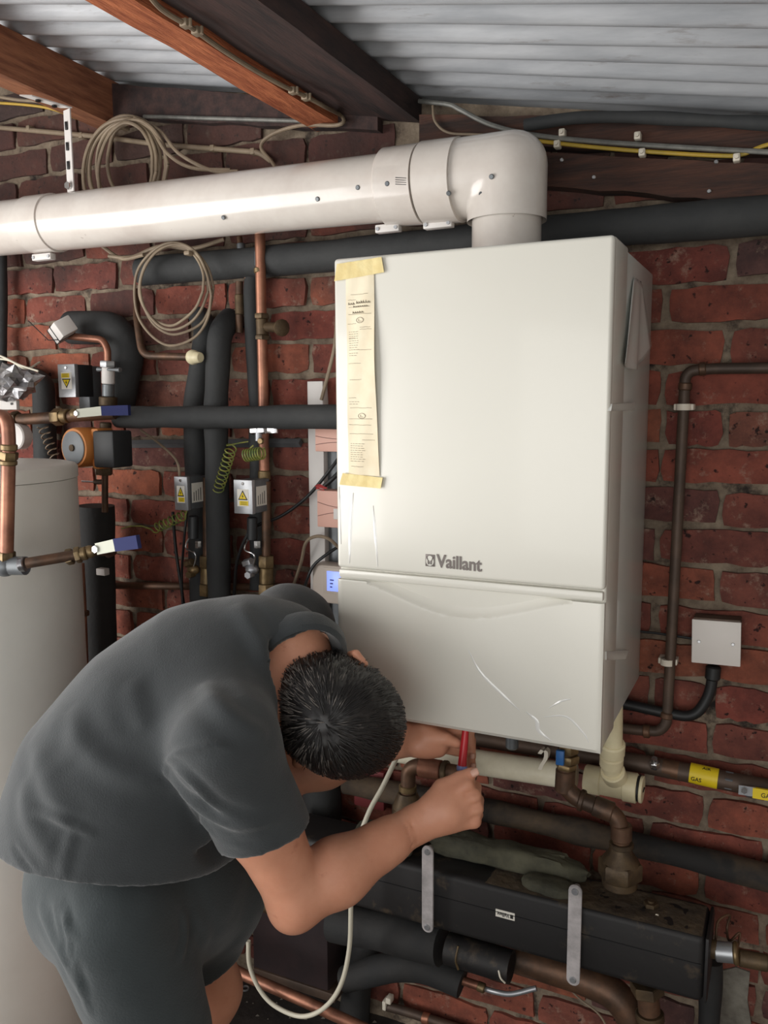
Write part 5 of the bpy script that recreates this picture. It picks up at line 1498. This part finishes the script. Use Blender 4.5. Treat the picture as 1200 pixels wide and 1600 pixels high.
# ------------------------------------------------------------------ implicit-surface modeller for the figure
class Field:
    def __init__(s, lo, hi, h):
        s.lo = np.array(lo, float); s.h = h
        s.n = np.ceil((np.array(hi, float) - s.lo) / h).astype(int) + 1
        s.F = np.full(s.n, 0.2, np.float32)
    def sub(s, lo, hi, m):
        a = np.clip(np.floor((np.minimum(lo, hi) - m - s.lo) / s.h).astype(int), 0, s.n - 1)
        b = np.clip(np.ceil((np.maximum(lo, hi) + m - s.lo) / s.h).astype(int) + 1, 1, s.n)
        sl = tuple(slice(a[i], b[i]) for i in range(3))
        ax = [(s.lo[i] + np.arange(a[i], b[i]) * s.h).astype(np.float32) for i in range(3)]
        return sl, np.meshgrid(*ax, indexing='ij', sparse=True)
    @staticmethod
    def smin(a, b, k):
        if k <= 0: return np.minimum(a, b)
        h = np.maximum(k - np.abs(a - b), 0) / k
        return np.minimum(a, b) - h * h * k * .25
    def cap(s, a, b, ra, rb=None, k=.02, flat=None, cut=False):
        """tapered capsule; flat=(normal, factor) squashes it along normal"""
        rb = ra if rb is None else rb
        a, b = np.array(a, float), np.array(b, float); R = max(ra, rb) * (max(1, flat[1]) if flat else 1)
        sl, (X, Y, Z) = s.sub(np.minimum(a, b), np.maximum(a, b), R + k + s.h * 2 + .012)
        d = b - a; L2 = max(d @ d, 1e-9)
        px, py, pz = X - a[0], Y - a[1], Z - a[2]
        t = np.clip((px * d[0] + py * d[1] + pz * d[2]) / L2, 0, 1)
        qx, qy, qz = px - t * d[0], py - t * d[1], pz - t * d[2]
        if flat:
            n = np.array(flat[0], float); n /= np.linalg.norm(n); f = 1 / flat[1] - 1
            c = qx * n[0] + qy * n[1] + qz * n[2]
            qx, qy, qz = qx + c * f * n[0], qy + c * f * n[1], qz + c * f * n[2]
        D = np.sqrt(qx * qx + qy * qy + qz * qz) - (ra + (rb - ra) * t)
        if flat and flat[1] < 1: D = D * (1 if flat[1] > .8 else .85)
        s.F[sl] = s.smin(s.F[sl], D.astype(np.float32), k) if not cut else -s.smin(-s.F[sl], D.astype(np.float32), k)
        return s
    def ell(s, c, axes, r, k=.02, cut=False):
        c = np.array(c, float); A = [np.array(v, float) for v in axes]
        R = max(r)
        sl, (X, Y, Z) = s.sub(c, c, R + k + s.h * 2 + .012)
        px, py, pz = X - c[0], Y - c[1], Z - c[2]
        u = [(px * v[0] + py * v[1] + pz * v[2]) / q for v, q in zip(A, r)]
        g = np.sqrt(u[0] ** 2 + u[1] ** 2 + u[2] ** 2) + 1e-6
        w = [(u[i] / r[i]) for i in range(3)]
        gn = np.sqrt(w[0] ** 2 + w[1] ** 2 + w[2] ** 2) + 1e-6
        D = g * (g - 1) / gn
        s.F[sl] = s.smin(s.F[sl], D.astype(np.float32), k) if not cut else -s.smin(-s.F[sl], D.astype(np.float32), k)
        return s
    def plane_cut(s, p, n, k=0.004):
        """remove the side the normal points to"""
        n = np.array(n, float); n /= np.linalg.norm(n); p = np.array(p, float)
        sl, (X, Y, Z) = s.sub(s.lo, s.lo + s.n * s.h, 0)
        D = ((X - p[0]) * n[0] + (Y - p[1]) * n[1] + (Z - p[2]) * n[2]).astype(np.float32)
        s.F = -s.smin(-s.F, -D, k)
        return s
    def mesh(s, iso=0.0):
        F = s.F - iso
        I = F < 0
        n = s.n
        c = [(i, j, k) for i in (0, 1) for j in (0, 1) for k in (0, 1)]
        cnt = np.zeros(n - 1, np.int8)
        for i, j, k in c: cnt += I[i:n[0] - 1 + i, j:n[1] - 1 + j, k:n[2] - 1 + k]
        act = np.argwhere((cnt > 0) & (cnt < 8))
        idx = np.full(n - 1, -1, np.int64); idx[act[:, 0], act[:, 1], act[:, 2]] = np.arange(len(act))
        V = {q: F[act[:, 0] + q[0], act[:, 1] + q[1], act[:, 2] + q[2]].astype(np.float64) for q in c}
        acc = np.zeros((len(act), 3)); num = np.zeros(len(act))
        for q in c:
            for ax in range(3):
                if q[ax]: continue
                q2 = list(q); q2[ax] = 1; q2 = tuple(q2)
                a, b = V[q], V[q2]; m = (a < 0) != (b < 0)
                t = np.where(m, a / np.where(m, a - b, 1), 0)
                pos = np.array(q, float)[None].repeat(len(act), 0); pos[:, ax] += t
                acc += pos * m[:, None]; num += m
        verts = s.lo + (act + acc / num[:, None]) * s.h
        faces = []
        for ax in range(3):
            u, v = (ax + 1) % 3, (ax + 2) % 3
            sl0 = [slice(1, n[i] - 1) for i in range(3)]; sl1 = list(sl0)
            sl0[ax] = slice(0, n[ax] - 1); sl1[ax] = slice(1, n[ax])
            A, B = I[tuple(sl0)], I[tuple(sl1)]
            off = np.array([1, 1, 1]); off[ax] = 0
            for flip, mm in ((False, A & ~B), (True, ~A & B)):
                e = np.argwhere(mm) + off
                eu = np.zeros(3, int); eu[u] = 1; ev = np.zeros(3, int); ev[v] = 1
                g = lambda w: idx[w[:, 0], w[:, 1], w[:, 2]]
                quad = np.stack([g(e - eu - ev), g(e - ev), g(e), g(e - eu)], 1)
                if flip: quad = quad[:, ::-1]
                faces.append(quad)
        f = np.concatenate(faces)
        f = f[(f >= 0).all(1)]
        return verts, f

def vnormals(v, f):
    n = np.zeros_like(v)
    a = np.cross(v[f[:, 2]] - v[f[:, 0]], v[f[:, 3]] - v[f[:, 1]])
    for i in range(4): np.add.at(n, f[:, i], a)
    return n / (np.linalg.norm(n, axis=1, keepdims=True) + 1e-12)

def relax(v, f, it=1, lam=.5):
    for _ in range(it):
        acc = np.zeros_like(v); c = np.zeros(len(v))
        for i in range(4):
            np.add.at(acc, f[:, i], v[f[:, (i + 1) % 4]]); np.add.at(acc, f[:, i], v[f[:, (i + 3) % 4]]); np.add.at(c, f[:, i], 2)
        v = v + (acc / np.maximum(c, 1)[:, None] - v) * lam
    return v

def drape(v, f, folds):
    """raise or sink cloth along fold lines; each fold: pixel polyline laid onto the surface, width, height"""
    bvh = BVHTree.FromPolygons(v.tolist(), f.tolist())
    nrm = vnormals(v, f)
    D = np.zeros(len(v))
    for pts, w, h in folds:
        w = w * 1.25
        q = spline([Vector((x, y, 0)) for x, y in pts], 8)
        L = []
        for p in q:
            d = (CD + CR * ((p.x - 600) / FOC) - CU * ((p.y - 800) / FOC)).normalized()
            hit = bvh.ray_cast(CAM, d)
            if hit[0] is not None: L.append(np.array(hit[0]))
        if len(L) < 2: continue
        m = len(L)
        L = np.array(L)
        lo, hi = L.min(0) - 3 * w, L.max(0) + 3 * w
        sel = np.where(((v > lo) & (v < hi)).all(1))[0]
        if not len(sel): continue
        P_ = v[sel]; best = np.full(len(sel), 1e9); tt = np.zeros(len(sel))
        for i in range(m - 1):
            a, b = L[i], L[i + 1]; d = b - a; l2 = max(d @ d, 1e-9)
            t = np.clip(((P_ - a) @ d) / l2, 0, 1)
            ds = np.linalg.norm(P_ - a - t[:, None] * d, axis=1)
            k = ds < best; best[k] = ds[k]; tt[k] = (i + t[k]) / (m - 1)
        env = np.clip(np.minimum(tt, 1 - tt) * 5, 0, 1) ** .7
        D[sel] += .6 * h * env * (np.exp(-(best / w) ** 2) - .45 * np.exp(-((best - 1.7 * w) / w) ** 2))
    return v + nrm * D[:, None]

def jitter(v, f, amp, fr, seed=0):
    nrm = vnormals(v, f)
    d = np.array([noise.fractal(Vector((p[0] * fr + seed, p[1] * fr, p[2] * fr)), 1, 2, 3) for p in v])
    return v + nrm * (d * amp)[:, None]

SKIN = M('skin', (208, 150, 122), 0.5, c2=(198, 138, 110), sc=14, bump=.05, bsc=220, c3=(168, 100, 80), sc3=24, r3=(.62, .8))
SKIN.node_tree.nodes['Principled BSDF'].inputs['Subsurface Weight'].default_value = 0.12
SKIN.node_tree.nodes['Principled BSDF'].inputs['Subsurface Radius'].default_value = (.02, .008, .004)
NAIL = M('nail', (214, 168, 148), 0.35)
SHIRT = M('charcoal_knit', (52, 56, 58), 0.92, c2=(46, 50, 52), sc=9, bump=.25, bsc=420, sheen=.25)
SHORT = M('dark_shorts', (50, 57, 59), 0.9, c2=(44, 51, 53), sc=9, bump=.2, bsc=300, sheen=.2)
HAIRK = M('black_hair', (26, 24, 24), 0.45, c2=(34, 31, 30), sc=60, sheen=.0)
HAIRG = M('greying_hair', (120, 114, 108), 0.5, c2=(52, 48, 46), sc=70)
EYEW = M('eye_white', (225, 220, 214), 0.2)
EYEK = M('eye_dark', (40, 28, 22), 0.15)

V3 = lambda *a: np.array(P(*a))
nz_ = lambda v: v / np.linalg.norm(v)
# joints
sh_r = V3(352, 1165, -.79); el_r = V3(464, 1400, -.715); wr_r = V3(650, 1288, -.545)
sh_l = V3(452, 985, -.42); el_l = np.array([-.095, -.475, -.125]); wr_l = V3(636, 1154, -.405)
hip_c = V3(190, 1372, -.77)
hd_c = V3(525, 1110, -.585)
cbas = lambda x, y, z: np.array(CR) * x + np.array(CU) * y - np.array(CD) * z
Ff = nz_(cbas(.66, -.36, -.66)); Rr = cbas(-.45, -.88, .0); Rr = nz_(Rr - Ff * (Rr @ Ff)); U_ = np.cross(Rr, Ff)
neck_b = V3(456, 1012, -.57)

body = thing('person', 'man in dark polo shirt and shorts bending beneath the boiler, working with both hands', 'person', (-.2, -.75, FZ))

fb = Field((-.52, -1.06, FZ + .0), (.36, -.32, .34), .0042)
# --- right arm (near)
fb.cap(sh_r, sh_r * .5 + el_r * .5, .058, .053, .02)
fb.cap(sh_r * .5 + el_r * .5, el_r, .053, .043, .02)
fore = wr_r - el_r
fb.cap(el_r, el_r + fore * .32, .042, .049, .02)
fb.cap(el_r + fore * .32, el_r + fore * .75, .0495, .035, .02)
fb.cap(el_r + fore * .7, wr_r, .0335, .028, .02, (nz_(np.cross(fore, [0, 0, 1])), .85))
fb.ell(el_r + np.array([-.006, -.006, -.026]), np.eye(3), (.022, .022, .022), .03)
# --- right fist: a = knuckle direction, b = towards the thumb, n = back of the hand
def hand_frame(a, b):
    a = nz_(np.array(a)); b = np.array(b); b = nz_(b - a * (a @ b)); return a, b, np.cross(a, b)
camr, camu, camd = np.array(CR), np.array(CU), np.array(CD)
a_, b_, _ = hand_frame(camr * .93 + camu * .28 + camd * .15, camu * .96 - camr * .2)
n_ = -np.cross(a_, b_); n_ = n_ if n_ @ camd < 0 else -n_
hc = V3(709, 1264, -.515)
k0 = wr_r
def H(x, y, z): return hc + a_ * x + b_ * y + n_ * z      # x to the knuckles, y to the thumb, z to the back of the hand
fb.cap(wr_r, H(-.012, 0, 0), .029, .034, .018, (n_, .82))
mcp = [H(.030, .030, .004), H(.036, .010, .006), H(.034, -.011, .005), H(.026, -.030, .002)]
rw = [.0125, .0125, .012, .011]
for m, r in zip(mcp, rw):
    fb.cap(H(-.030, (m - hc) @ b_ * .55, -.002), m, .015, r, .009)
fb.cap(H(-.02, .0, -.012), H(.018, .0, -.010), .022, .018, .014, (n_, .8))
for i, (m, r) in enumerate(zip(mcp, rw)):
    ln = (.034, .038, .035, .027)[i]
    p1 = m + a_ * .012 - n_ * ln * .95                     # first joint, bent away from the camera
    p2 = p1 - a_ * (.022 + .002 * i) - n_ * .010
    p3 = p2 - a_ * .014 + n_ * .012
    fb.cap(m, p1, r, r * .88, .003); fb.cap(p1, p2, r * .88, r * .8, .003); fb.cap(p2, p3, r * .8, r * .7, .003)
# thumb along the top, tip to the right
t0, t1, t2, t3 = H(-.034, .018, -.002), H(-.008, .036, -.010), H(.024, .041, -.008), H(.048, .044, -.004)
fb.cap(t0, t1, .017, .0135, .012); fb.cap(t1, t2, .0132, .0112, .005); fb.cap(t2, t3, .0112, .0092, .003)
for i in range(3):
    g = (mcp[i] + mcp[i + 1]) / 2 + n_ * (rw[i] * .82)
    fb.cap(g - a_ * .010, g + a_ * .016, .0016, .0026, .006, cut=True)
for q in (.90, .96):                                        # creases across the wrist
    w = el_r + fore * q; fb.cap(w + b_ * .016 + n_ * .024, w - b_ * .016 + n_ * .024, .0012, .0012, .005, cut=True)
thumb_tip = t3
# --- left arm and hand (far)
fb.cap(sh_l, el_l, .050, .040, .02)
fl = wr_l - el_l
fb.cap(el_l, el_l + fl * .35, .039, .042, .02); fb.cap(el_l + fl * .35, wr_l, .042, .027, .02, (np.array(camd), .85))
la, lb, _ = hand_frame(camr * .97 - camu * .12 + camd * .05, camu)
ln_ = np.array(camd)                                        # the back of this hand faces the wall; palm to the camera
lc = V3(676, 1158, -.405)
def K(x, y, z): return lc + la * x + lb * y + ln_ * z
fb.cap(wr_l, K(-.008, -.002, 0), .027, .026, .018, (ln_, .8))
fb.cap(K(-.026, -.010, -.002), K(.012, -.008, -.004), .020, .017, .014)       # heel of the palm
fb.cap(K(-.016, .012, .004), K(.024, .014, .004), .019, .013, .014)
lm = [K(.030, .020, .004), K(.034, .006, .010), K(.032, -.006, .014), K(.028, -.016, .016)]
tipx = [K(.066, .004, .006), K(.073, -.018, .006), K(.077, -.036, .010), K(.072, -.046, .018)]
for i, (m, t) in enumerate(zip(lm, tipx)):
    r = (.0098, .0098, .0092, .0082)[i]
    mid = (m + t) / 2 + la * (.016 - .001 * i) + lb * (.012 - .001 * i) + ln_ * .006
    fb.cap(m, mid, r * 1.08, r, .003); fb.cap(mid, t + lb * -.004, r, r * .82, .002)
# left thumb comes over the handle from the palm side
fb.cap(K(-.012, .010, -.010), K(.020, .012, -.018), .0145, .0118, .010)
fb.cap(K(.020, .012, -.018), K(.042, .006, -.019), .0112, .0095, .003)
# --- neck, head
fb.cap(neck_b, hd_c - U_ * .045 - Ff * .03, .053, .052, .03)
fb.cap(neck_b, (chest0 := V3(405, 1040, -.60)), .053, .08, .04)
HP = lambda r, u, f: hd_c + Rr * r + U_ * u + Ff * f
ax3 = (Rr, U_, Ff)
fb.ell(HP(0, .028, -.008), ax3, (.074, .082, .094), .02)
fb.ell(HP(0, -.02, .018), ax3, (.064, .080, .076), .03)
fb.ell(HP(0, -.072, .048), ax3, (.044, .036, .042), .03)
fb.cap(HP(-.03, .0, .083), HP(.03, .0, .083), .012, .012, .015)
fb.cap(HP(0, -.006, .092), HP(0, -.040, .110), .0075, .011, .012)
fb.cap(HP(-.010, -.044, .100), HP(.010, -.044, .100), .008, .008, .008)
fb.cap(HP(-.018, -.069, .090), HP(.018, -.069, .090), .0065, .0065, .006)
fb.cap(HP(-.016, -.078, .088), HP(.016, -.078, .088), .0065, .0065, .005)
fb.ell(HP(0, -.102, .078), ax3, (.02, .016, .018), .02)
for s_ in (-1, 1):
    fb.cap(HP(s_ * .052, -.028, .06), HP(s_ * .056, -.024, .04), .018, .018, .02)
    fb.ell(HP(s_ * .030, -.014, .098), ax3, (.016, .011, .014), .008, cut=True)
    fb.cap(HP(s_ * .080, .010, -.008), HP(s_ * .082, -.012, -.004), .010, .009, .005)
    fb.cap(HP(s_ * .090, .020, -.012), HP(s_ * .098, .004, -.024), .007, .0065, .004)
    fb.cap(HP(s_ * .098, .004, -.024), HP(s_ * .088, -.022, -.010), .0065, .006, .004)
    fb.ell(HP(s_ * .095, -.002, -.008), ax3, (.006, .009, .007), .003, cut=True)
# --- trunk core inside the clothes
fb.cap(hip_c, neck_b + (hip_c - neck_b) * .3, .10, .085, .05)
fb.cap(sh_r, sh_l, .05, .05, .05)
# --- legs
hr, hl = V3(185, 1430, -.84), V3(270, 1400, -.66)
kn_r, kn_l = V3(250, 1640, -.82), V3(325, 1548, -.60)
an_r, an_l = np.array([kn_r[0] - .07, -.83, FZ + .085]), np.array([kn_l[0] - .09, -.58, FZ + .085])
for h_, k_, a2 in ((hr, kn_r, an_r), (hl, kn_l, an_l)):
    fb.cap(h_, k_, .080, .056, .03)
    c1 = k_ + (a2 - k_) * .3 + np.array([-.015, 0, 0])
    fb.cap(k_, c1, .054, .054, .03); fb.cap(c1, a2, .054, .036, .03)
    fb.cap(a2 + np.array([-.02, 0, -.045]), a2 + np.array([.15, .01, -.058]), .036, .024, .02)
bv, bf = fb.mesh()
bv = relax(bv, bf, 1, .5)
bd_o = obj('body', (bv, bf), SKIN, body, ang=None)
# eyes
for s_ in (-1, 1):
    mb = MB(); mb.ball(HP(s_ * .030, -.014, .084), .0115, 10); e = obj('eye', mb, EYEW, body)
    mb = MB(); mb.ball(HP(s_ * .029, -.016, .0925), .0048, 8); obj('iris', mb, EYEK, e)
# nails
def nail(p, d, n, w, l):
    d = nz_(d); n = nz_(n - d * (n @ d)); s = np.cross(d, n)
    mb = MB(); vs = []; nn = 6
    for i in range(nn + 1):
        for k in range(5):
            u = (k / 4 - .5) * 2; v = i / nn
            ww = w * (1 - .25 * (2 * v - 1) ** 4)
            vs.append(Vector(p + d * l * (v - .5) + s * ww * u + n * (.0012 - .0026 * u * u)))
    fs = [(i * 5 + k, (i + 1) * 5 + k, (i + 1) * 5 + k + 1, i * 5 + k + 1) for i in range(nn) for k in range(4)]
    mb.add(vs, fs); o = obj('fingernail', mb, NAIL, body); md = o.modifiers.new('t', 'SOLIDIFY'); md.thickness = .0008
nail(t3 + a_ * .001 + n_ * .0083 + b_ * .002, t3 - t2, n_ * .9 + b_ * .4, .0062, .013)
for i, t in enumerate(tipx[1:]): nail(t - la * .0 - ln_ * .0078, -lb, -ln_, .0042, .009)

# --- hair: a cropped cap plus thousands of short strands
fh = Field(hd_c - .14, hd_c + .14, .004)
fh.ell(HP(0, .030, -.010), ax3, (.086, .092, .106), .01)
fh.ell(HP(0, -.02, -.018), ax3, (.078, .077, .086), .03)
fh.ell(HP(0, -.060, .085), ax3, (.075, .095, .072), .012, cut=True)
fh.plane_cut(HP(0, -.075, -.06), -U_ - Ff * .1, .01)
for s_ in (-1, 1): fh.ell(HP(s_ * .088, -.014, .0), ax3, (.030, .038, .030), .006, cut=True)
hv, hf = fh.mesh()
hn = vnormals(hv, hf)
hv = jitter(hv, hf, .0022, 60)
hair = obj('hair', (hv, hf), HAIRK, body, ang=None)
crown = V3(508, 1130, -.70); crown = HP(0, .0, 0) + nz_(crown - HP(0, 0, 0)) * .10
rs = np.random.RandomState(4)
vk, fk, vg, fg = [], [], [], []
ids = rs.choice(len(hv), 5200)
camright = np.array(CR)
for i in ids:
    p = hv[i]; n = hn[i]
    d = p - crown; d = d - n * (n @ d); l = np.linalg.norm(d)
    if l < 1e-5: continue
    d = d / l
    sw = np.cross(n, d)
    d = nz_(d + sw * .35 * math.exp(-l / .03) + rs.normal(0, .12, 3)); d = nz_(d - n * (n @ d) + n * (.10 + .25 * math.exp(-l / .02)))
    s = nz_(np.cross(d, n)); L = rs.uniform(.012, .024); w = rs.uniform(.0005, .0009)
    q = [p + n * .0003, p + d * L * .5 + n * .0028, p + d * L + n * .0004]
    loc = (p - hd_c)
    grey = (-(loc @ camright) / .085) + rs.normal(0, .35) > .45 and (loc @ Ff) < .03
    vv, ff = (vg, fg) if grey else (vk, fk)
    b0 = len(vv)
    vv += [Vector(q[0] - s * w), Vector(q[0] + s * w), Vector(q[1] + s * w), Vector(q[1] - s * w), Vector(q[2]), Vector(q[1] + n * w * 1.3), Vector(q[0] + n * w * 1.3)]
    ff += [(b0, b0 + 6, b0 + 5, b0 + 3), (b0 + 6, b0 + 1, b0 + 2, b0 + 5), (b0 + 3, b0 + 5, b0 + 4), (b0 + 5, b0 + 2, b0 + 4)]
obj('hair_strands', (vk, fk), HAIRK, hair, kind='stuff', ang=None)
obj('grey_strands', (vg, fg), HAIRG, hair, kind='stuff', ang=None)

# --- polo shirt
ps = Field((-.60, -1.12, -.42), (.22, -.26, .34), .0052)
S = lambda x, y, Y, r, k=.09: (V3(x, y, Y), r)
chest = [V3(182, 1318, -.77), V3(205, 1230, -.74), V3(262, 1140, -.69), V3(335, 1068, -.63), V3(405, 1025, -.60)]
rr_ = [.168, .170, .154, .132, .095]
for i in range(4): ps.cap(chest[i], chest[i + 1], rr_[i], rr_[i + 1], .05)
ps.cap(V3(172, 1400, -.78), chest[0], .150, .168, .05)
ps.cap(V3(270, 1330, -.66), V3(330, 1180, -.62), .10, .10, .08)        # belly and chest hanging
# shoulders
ps.cap(chest[3], sh_r + np.array([.0, .0, .005]), .11, .072, .05)
ps.cap(chest[3] + np.array([.03, .05, .0]), sh_l, .105, .082, .06)
ps.cap(chest[4], neck_b, .085, .062, .04)
# sleeves
up = nz_(el_r - sh_r)
slv_e = V3(414, 1300, -.755)
sd_ = nz_(slv_e - sh_r)
ps.cap(sh_r, slv_e, .072, .068, .03)
ps.plane_cut(V3(408, 1300, -.755), nz_(sd_ * .9 + np.array(camr) * .1 - np.array(camu) * .35), .003) if False else None
lsl = sh_l + (el_l - sh_l) * .55
ps.cap(sh_l, lsl, .076, .070, .03)
# cut sleeve hem locally: carve with a big ball-like capsule beyond the hem
hn_ = nz_(sd_)
def carve(p, n, R):
    """flat cut through a limb end: subtract a half-space limited to radius R around p"""
    n = nz_(np.array(n)); p = np.array(p)
    sl, (X, Y, Z) = ps.sub(p, p, R * 1.5)
    h = (X - p[0]) * n[0] + (Y - p[1]) * n[1] + (Z - p[2]) * n[2]
    d2 = np.sqrt((X - p[0]) ** 2 + (Y - p[1]) ** 2 + (Z - p[2]) ** 2) - R
    D = np.maximum(-h, d2).astype(np.float32)
    ps.F[sl] = np.maximum(ps.F[sl], -D)
hem_p = V3(412, 1303, -.755)
hem_n = nz_(sd_ * .55 - np.array(camu) * .75 + np.array(camr) * .12)
carve(hem_p, hem_n, .105)
carve(lsl, el_l - sh_l, .10)
# neck opening
opn = nz_(nz_(hd_c - neck_b) * .75 - np.array(CD) * .7)
carve(neck_b + opn * .046, opn, .085)
ps.cap(neck_b + opn * .0, neck_b + opn * .10, .056, .060, .004, cut=True)
# shirt hem
th_n = nz_(hip_c - chest[2])
hp = V3(60, 1350, -.91)
ps.plane_cut(hp, nz_(th_n * 1.0 - np.array(camu) * .45 + np.array(camr) * .1), .004)
sv, sf = ps.mesh()
sv = relax(sv, sf, 2, .5)
sv = jitter(sv, sf, .003, 7, 3)
folds = [
    ([(112, 1105), (122, 1150), (150, 1185), (190, 1208), (225, 1218), (270, 1222)], .013, .009),
    ([(52, 1150), (66, 1210), (92, 1258), (112, 1290)], .014, .007),
    ([(38, 1215), (40, 1265), (60, 1310), (96, 1350)], .012, .006),
    ([(50, 1268), (85, 1278), (112, 1290), (150, 1304)], .005, .007),
    ([(96, 1398), (98, 1362), (104, 1330), (113, 1292)], .007, .004),
    ([(205, 1060), (215, 1105), (228, 1145)], .012, .005),
    ([(316, 1068), (345, 1105), (385, 1135), (420, 1148)], .012, .010),
    ([(258, 1200), (285, 1235), (320, 1268), (365, 1290), (410, 1296)], .007, .012),
    ([(262, 1188), (300, 1222), (340, 1262), (390, 1284), (440, 1284)], .006, .009),
    ([(366, 945), (392, 975), (410, 1010), (418, 1060)], .012, .008),
    ([(70, 1110), (95, 1160), (106, 1200)], .02, .004),
    ([(18, 1318), (50, 1362), (100, 1392), (150, 1396)], .004, -.004),
    ([(345, 1310), (395, 1318), (440, 1300)], .003, -.0035),
    ([(254, 1196), (275, 1178), (305, 1169), (335, 1164), (370, 1168)], .0045, .007),
    ([(254, 1196), (262, 1210), (280, 1232), (310, 1275), (338, 1312)], .005, .006),
]
sv = drape(sv, sf, folds)
shirt = obj('polo_shirt', (sv, sf), SHIRT, body, ang=None)
# collar: soft folded band around the neck opening
cn = opn; cu_ = nz_(np.cross(cn, [0, 0, 1.])); cv_ = np.cross(cn, cu_)
cc_ = neck_b + opn * .030
vs, fs = [], []
nseg, prof = 40, [(.062, -.012), (.082, -.012), (.087, .006), (.082, .022), (.074, .027), (.069, .018), (.064, -.004)]
for i in range(nseg):
    a = 2 * PI * i / nseg
    for r, h in prof:
        w = 1 + .05 * math.sin(3 * a + 1)
        vs.append(Vector(cc_ + (cu_ * math.cos(a) + cv_ * math.sin(a)) * r * w + cn * (h + .006 * math.sin(2 * a))))
m = len(prof)
for i in range(nseg):
    for k in range(m):
        fs.append((i * m + k, ((i + 1) % nseg) * m + k, ((i + 1) % nseg) * m + (k + 1) % m, i * m + (k + 1) % m))
obj('collar', (vs, fs), SHIRT, shirt)

# --- shorts
pf = Field((-.56, -1.06, -.82), (.16, -.36, -.05), .0055)
pf.cap(V3(185, 1372, -.77), V3(235, 1378, -.73), .142, .140, .06)
pf.cap(hr, kn_r + (kn_r - hr) * .12, .098, .074, .03)
pf.cap(hl, hl + (kn_l - hl) * .62, .098, .086, .03)
pf.cap(V3(250, 1380, -.72), V3(330, 1395, -.62), .105, .095, .05)
def carve2(p, n, R):
    n = nz_(np.array(n)); p = np.array(p)
    sl, (X, Y, Z) = pf.sub(p, p, R * 1.5)
    h = (X - p[0]) * n[0] + (Y - p[1]) * n[1] + (Z - p[2]) * n[2]
    d2 = np.sqrt((X - p[0]) ** 2 + (Y - p[1]) ** 2 + (Z - p[2]) ** 2) - R
    pf.F[sl] = np.maximum(pf.F[sl], -np.maximum(-h, d2).astype(np.float32))
lh = V3(345, 1484, -.68)
lh = hl + (kn_l - hl) * .60
carve2(lh, kn_l - hl, .15)
pf.cap(hr, kn_r + (kn_r - hr) * .12, .098, .074, .012)
carve2(kn_r + (kn_r - hr) * .1, kn_r - hr, .16)
qv, qf = pf.mesh()
qv = relax(qv, qf, 2, .5)
qv = jitter(qv, qf, .003, 9, 8)
qv = drape(qv, qf, [([(92, 1405), (100, 1440), (120, 1470)], .006, .006), ([(60, 1410), (75, 1450), (105, 1510), (130, 1560)], .008, .006), ([(104, 1408), (104, 1450), (108, 1490), (112, 1496)], .004, .005), ([(85, 1408), (88, 1440), (100, 1475)], .005, .005), ([(112, 1495), (125, 1540), (140, 1590)], .005, .004), ([(285, 1420), (290, 1460), (280, 1505)], .006, .006), ([(300, 1425), (320, 1450), (325, 1475)], .008, .004)])
obj('shorts', (qv, qf), SHORT, body, ang=None)
# shoes
BOOT = M('work_shoe', (46, 42, 40), .7)
for a2 in (an_r, an_l):
    f = Field(a2 + np.array([-.09, -.08, -.1]), a2 + np.array([.22, .09, .05]), .006)
    f.cap(a2 + np.array([-.025, 0, -.043]), a2 + np.array([.06, .004, -.045]), .048, .046, .02)
    f.cap(a2 + np.array([.06, .004, -.045]), a2 + np.array([.15, .01, -.052]), .046, .036, .02)
    f.cap(a2 + np.array([-.01, 0, -.03]), a2 + np.array([.0, 0, .02]), .046, .044, .02)
    f.plane_cut((0, 0, FZ + .002), (0, 0, -1), .003)
    v, q = f.mesh(); obj('shoe', (v, q), BOOT, body, ang=None)

# --- screwdriver
sdp = thing('screwdriver', 'red-handled screwdriver held upright between the two hands', 'screwdriver', V3(722, 1240, -.43).tolist())
sA = Vector(K(.050, .030, -.006).tolist()); sB = Vector(K(.044, -.037, -.010).tolist()); 
A = P(728, 1136, -.402); B = P(722, 1196, -.415)
mb = MB(); mb.tube([A, A.lerp(B, .3), A.lerp(B, .8), B], [.0055, .0065, .0072, .0075], 16); obj('handle', mb, RED, sdp)
d = (B - A).normalized()
mb = MB(); mb.tube([B, B + d * .002, B + d * .007, B + d * .009], [.0085, .0092, .0090, .008], 16); obj('collar', mb, LILAC, sdp)
mb = MB(); mb.tube([B + d * .009, B + d * .04], [.0078, .006], 14); obj('lower_grip', mb, BLACK, sdp)
mb = MB(); mb.tube([B + d * .04, B + d * .075], .003, 8); obj('blade', mb, CHROME, sdp)
